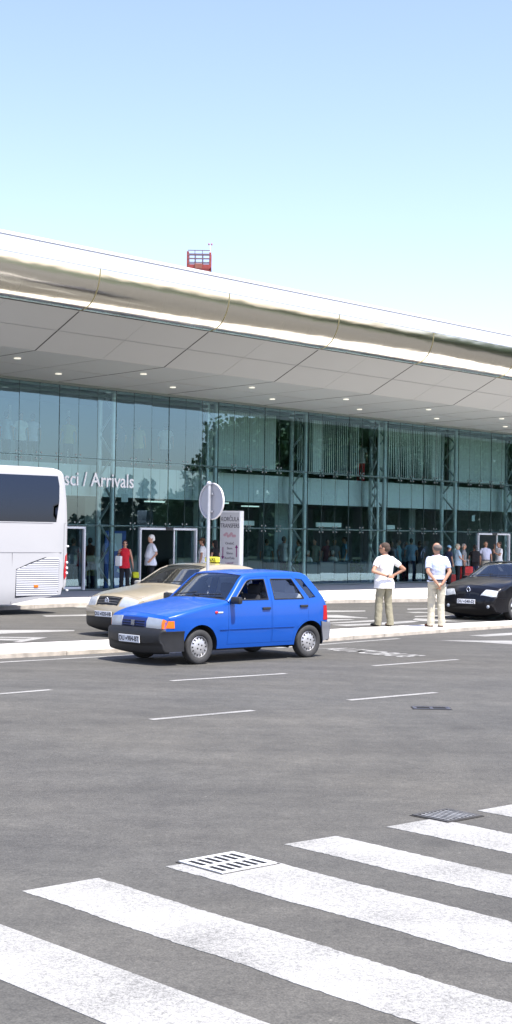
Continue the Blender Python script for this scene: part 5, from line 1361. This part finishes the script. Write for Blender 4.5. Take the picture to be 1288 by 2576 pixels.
# ------------------------------------------------------------------ trees across the car park (mirrored in the glass)
M_BARK = mat('bark', (.10, .07, .05), .9, noise=.3, nscale=4); M_CON = mat('conifer_green', (.022, .045, .022), .7, noise=.4, nscale=1.2); M_BRD = mat('broadleaf_green', (.085, .15, .04), .65, noise=.45, nscale=.9)
def tree_mesh(kind, seed):
    rn = random.Random(seed); tb = bmesh.new()
    if kind == 'conifer':
        H = 9.0; tube(tb, (0, 0, 0), (0, 0, H*.95), .22, .03, n=8)
        tiers = []
        for i in range(46):
            z = 1.0+(H-1.2)*i/46; L = (1-(z/H))**.8*2.6*rn.uniform(.6, 1.15); a = rn.uniform(0, 6.3); tip = V((math.cos(a)*L, math.sin(a)*L, z-.18*L)); tube(tb, (0, 0, z), tip, .04, .01, n=5); tiers.append((V((0, 0, z)), tip))
        def f(r):
            a, b = r.choice(tiers); t = r.random()**.6; p = a.lerp(b, t); return p+V((r.gauss(0, .16), r.gauss(0, .16), r.gauss(-.05, .12)))
        me = foliage_mesh(4200, f, .24, seed)
    else:
        H = 9.5; tube(tb, (0, 0, 0), (0, 0, 4.2), .32, .2, n=10); cl = []
        for i in range(24):
            a = rn.uniform(0, 6.3); e = rn.uniform(.15, 1.35); L = rn.uniform(2.0, 4.4); c = V((math.cos(a)*math.cos(e)*L, math.sin(a)*math.cos(e)*L, 4.4+math.sin(e)*L*1.05)); tube(tb, (0, 0, rn.uniform(2.6, 4.1)), c, .12, .03, n=6); cl.append((c, rn.uniform(.8, 1.5)))
        def f(r):
            c, s = r.choice(cl); return c+V((r.gauss(0, .5), r.gauss(0, .5), r.gauss(0, .42)))*s
        me = foliage_mesh(9000, f, .24, seed)
    tm_ = bpy.data.meshes.new('trunk'); tb.to_mesh(tm_); tb.free()
    return tm_, me
TM = {('conifer', 0): tree_mesh('conifer', 3), ('conifer', 1): tree_mesh('conifer', 9), ('broad', 0): tree_mesh('broad', 4), ('broad', 1): tree_mesh('broad', 11)}
for k, (a, b) in TM.items(): a.materials.append(M_BARK); b.materials.append(M_CON if k[0] == 'conifer' else M_BRD)
def mirror_spot(px, dist):
    q = onray(px, 0, 0); d = V((q.x, q.y, 0)).normalized(); n = FN.normalized(); r = d-n*2*d.dot(n); return q+r*dist
TREES = [(285, 62, 'conifer', 0, .62, 'first slim dark conifer across the car park, mirrored in the arrivals glass'), (303, 66, 'conifer', 1, .74, 'taller dark conifer beside the first, mirrored in the arrivals glass'), (352, 75, 'conifer', 0, .72, 'wide-branched conifer mirrored above the arrivals doors'),
         (415, 70, 'broad', 1, .50, 'low bushy tree mirrored above the arrivals doors'), (452, 68, 'broad', 0, .56, 'bushy tree mirrored behind the round sign'), (478, 72, 'conifer', 1, .95, 'tall conifer mirrored beside the round sign'),
         (640, 60, 'broad', 0, 1.12, 'rounded leafy tree mirrored over the closed blinds'), (720, 56, 'broad', 1, 1.30, 'large leafy tree mirrored beside the first crisp lattice column'), (800, 60, 'broad', 0, 1.36, 'large leafy tree mirrored over the half-drawn blinds'),
         (890, 58, 'broad', 1, 1.40, 'tallest leafy tree mirrored left of the triple lattice column'), (985, 60, 'broad', 0, 1.34, 'leafy tree mirrored over the splayed blinds'), (1080, 62, 'broad', 1, 1.30, 'leafy tree mirrored over the right end of the splayed blinds'),
         (1180, 60, 'broad', 0, 1.30, 'leafy tree mirrored above the right-hand doors'), (1290, 62, 'broad', 1, 1.3, 'leafy tree mirrored at the right picture edge'), (560, 80, 'broad', 1, .62, 'distant leafy tree mirrored beside the advertising pylon')]
for px, ds, kd, v, sc, lab in TREES:
    p = mirror_spot(px, ds); t = thing(kd.replace('broad', 'broadleaf')+'_tree', lab, 'tree', (p.x, p.y, 0), px*.37, 'trees across the car park'); t.scale = (sc, sc, sc)
    for nm, me in zip(('trunk', 'crown'), TM[(kd, v)]):
        o = bpy.data.objects.new(nm, me); COL.objects.link(o); o.parent = t

for i, (px, ds, wdt, hh, lab) in enumerate(((300, 78, 26, 2.0, 'low clipped foliage bank added far across the car park to dim the glass, mirrored beside the arrivals doors'), (480, 80, 24, 2.8, 'middling foliage bank added across the car park to dim the glass, mirrored near the advertising pylon'),
        (700, 74, 22, 5.4, 'high dense foliage bank added across the car park to dim the glass, mirrored under the first tall trees'), (930, 72, 20, 6.0, 'highest dense foliage bank added across the car park to dim the glass, mirrored under the tall trees'), (1170, 72, 20, 6.0, 'high dense foliage bank added across the car park to dim the glass, mirrored above the right-hand doors'))):
    p = mirror_spot(px, ds); q = mirror_spot(px+60, ds); d = V((q.x-p.x, q.y-p.y, 0)).normalized()
    t = thing('added_hedge', lab, 'added_hedge', (p.x, p.y, 0), math.atan2(d.y, d.x), 'added hedges across the car park')  # added out of view, blocks bright sky under the mirrored crowns
    me = foliage_mesh(10000, lambda r: V((r.uniform(-wdt/2, wdt/2), r.gauss(0, .6), r.uniform(.1, hh+.5)*(1-.12*math.sin(r.random()*3)))), .42, 50+i); link('foliage', me, M_BRD if i > 1 else M_CON, t)
    bm = bmesh.new()
    for k in range(8): tube(bm, (-wdt/2+wdt*(k+.5)/8, 0, 0), (-wdt/2+wdt*(k+.5)/8, .1, hh*.7), .08, .03, n=6)
    obj('stems', bm, M_BARK, t)
g0 = [mirror_spot(-400, 52), mirror_spot(1700, 52), mirror_spot(1700, 260), mirror_spot(-400, 260)]
sheet('added_dark_field', [[(p.x, p.y) for p in g0]], .012, mat('dark_field_green', (.035, .05, .018), .95, noise=.4, nscale=.8))  # dark sheet added out of view so the glass mirrors less sunlit ground
KT = .0014; done = set()
for o in bld.children_recursive:
    if o.type == 'MESH':
        if o.name.startswith('spider_fitting'):
            t, y, z = o.location; o.location.z = z-KT*(z-2.2)*(t-8); continue
        if o.data.name in done: continue
        done.add(o.data.name)
        for v in o.data.vertices:
            v.co.z -= KT*max(0, v.co.z-2.2)*(v.co.x-8)
dg = bpy.context.evaluated_depsgraph_get()
for o in SOL:
    me = bpy.data.meshes.new_from_object(o.evaluated_get(dg)); me.name = o.data.name
    o.modifiers.clear(); o.data = me; me.shade_smooth(); me.set_sharp_from_angle(angle=math.radians(32))
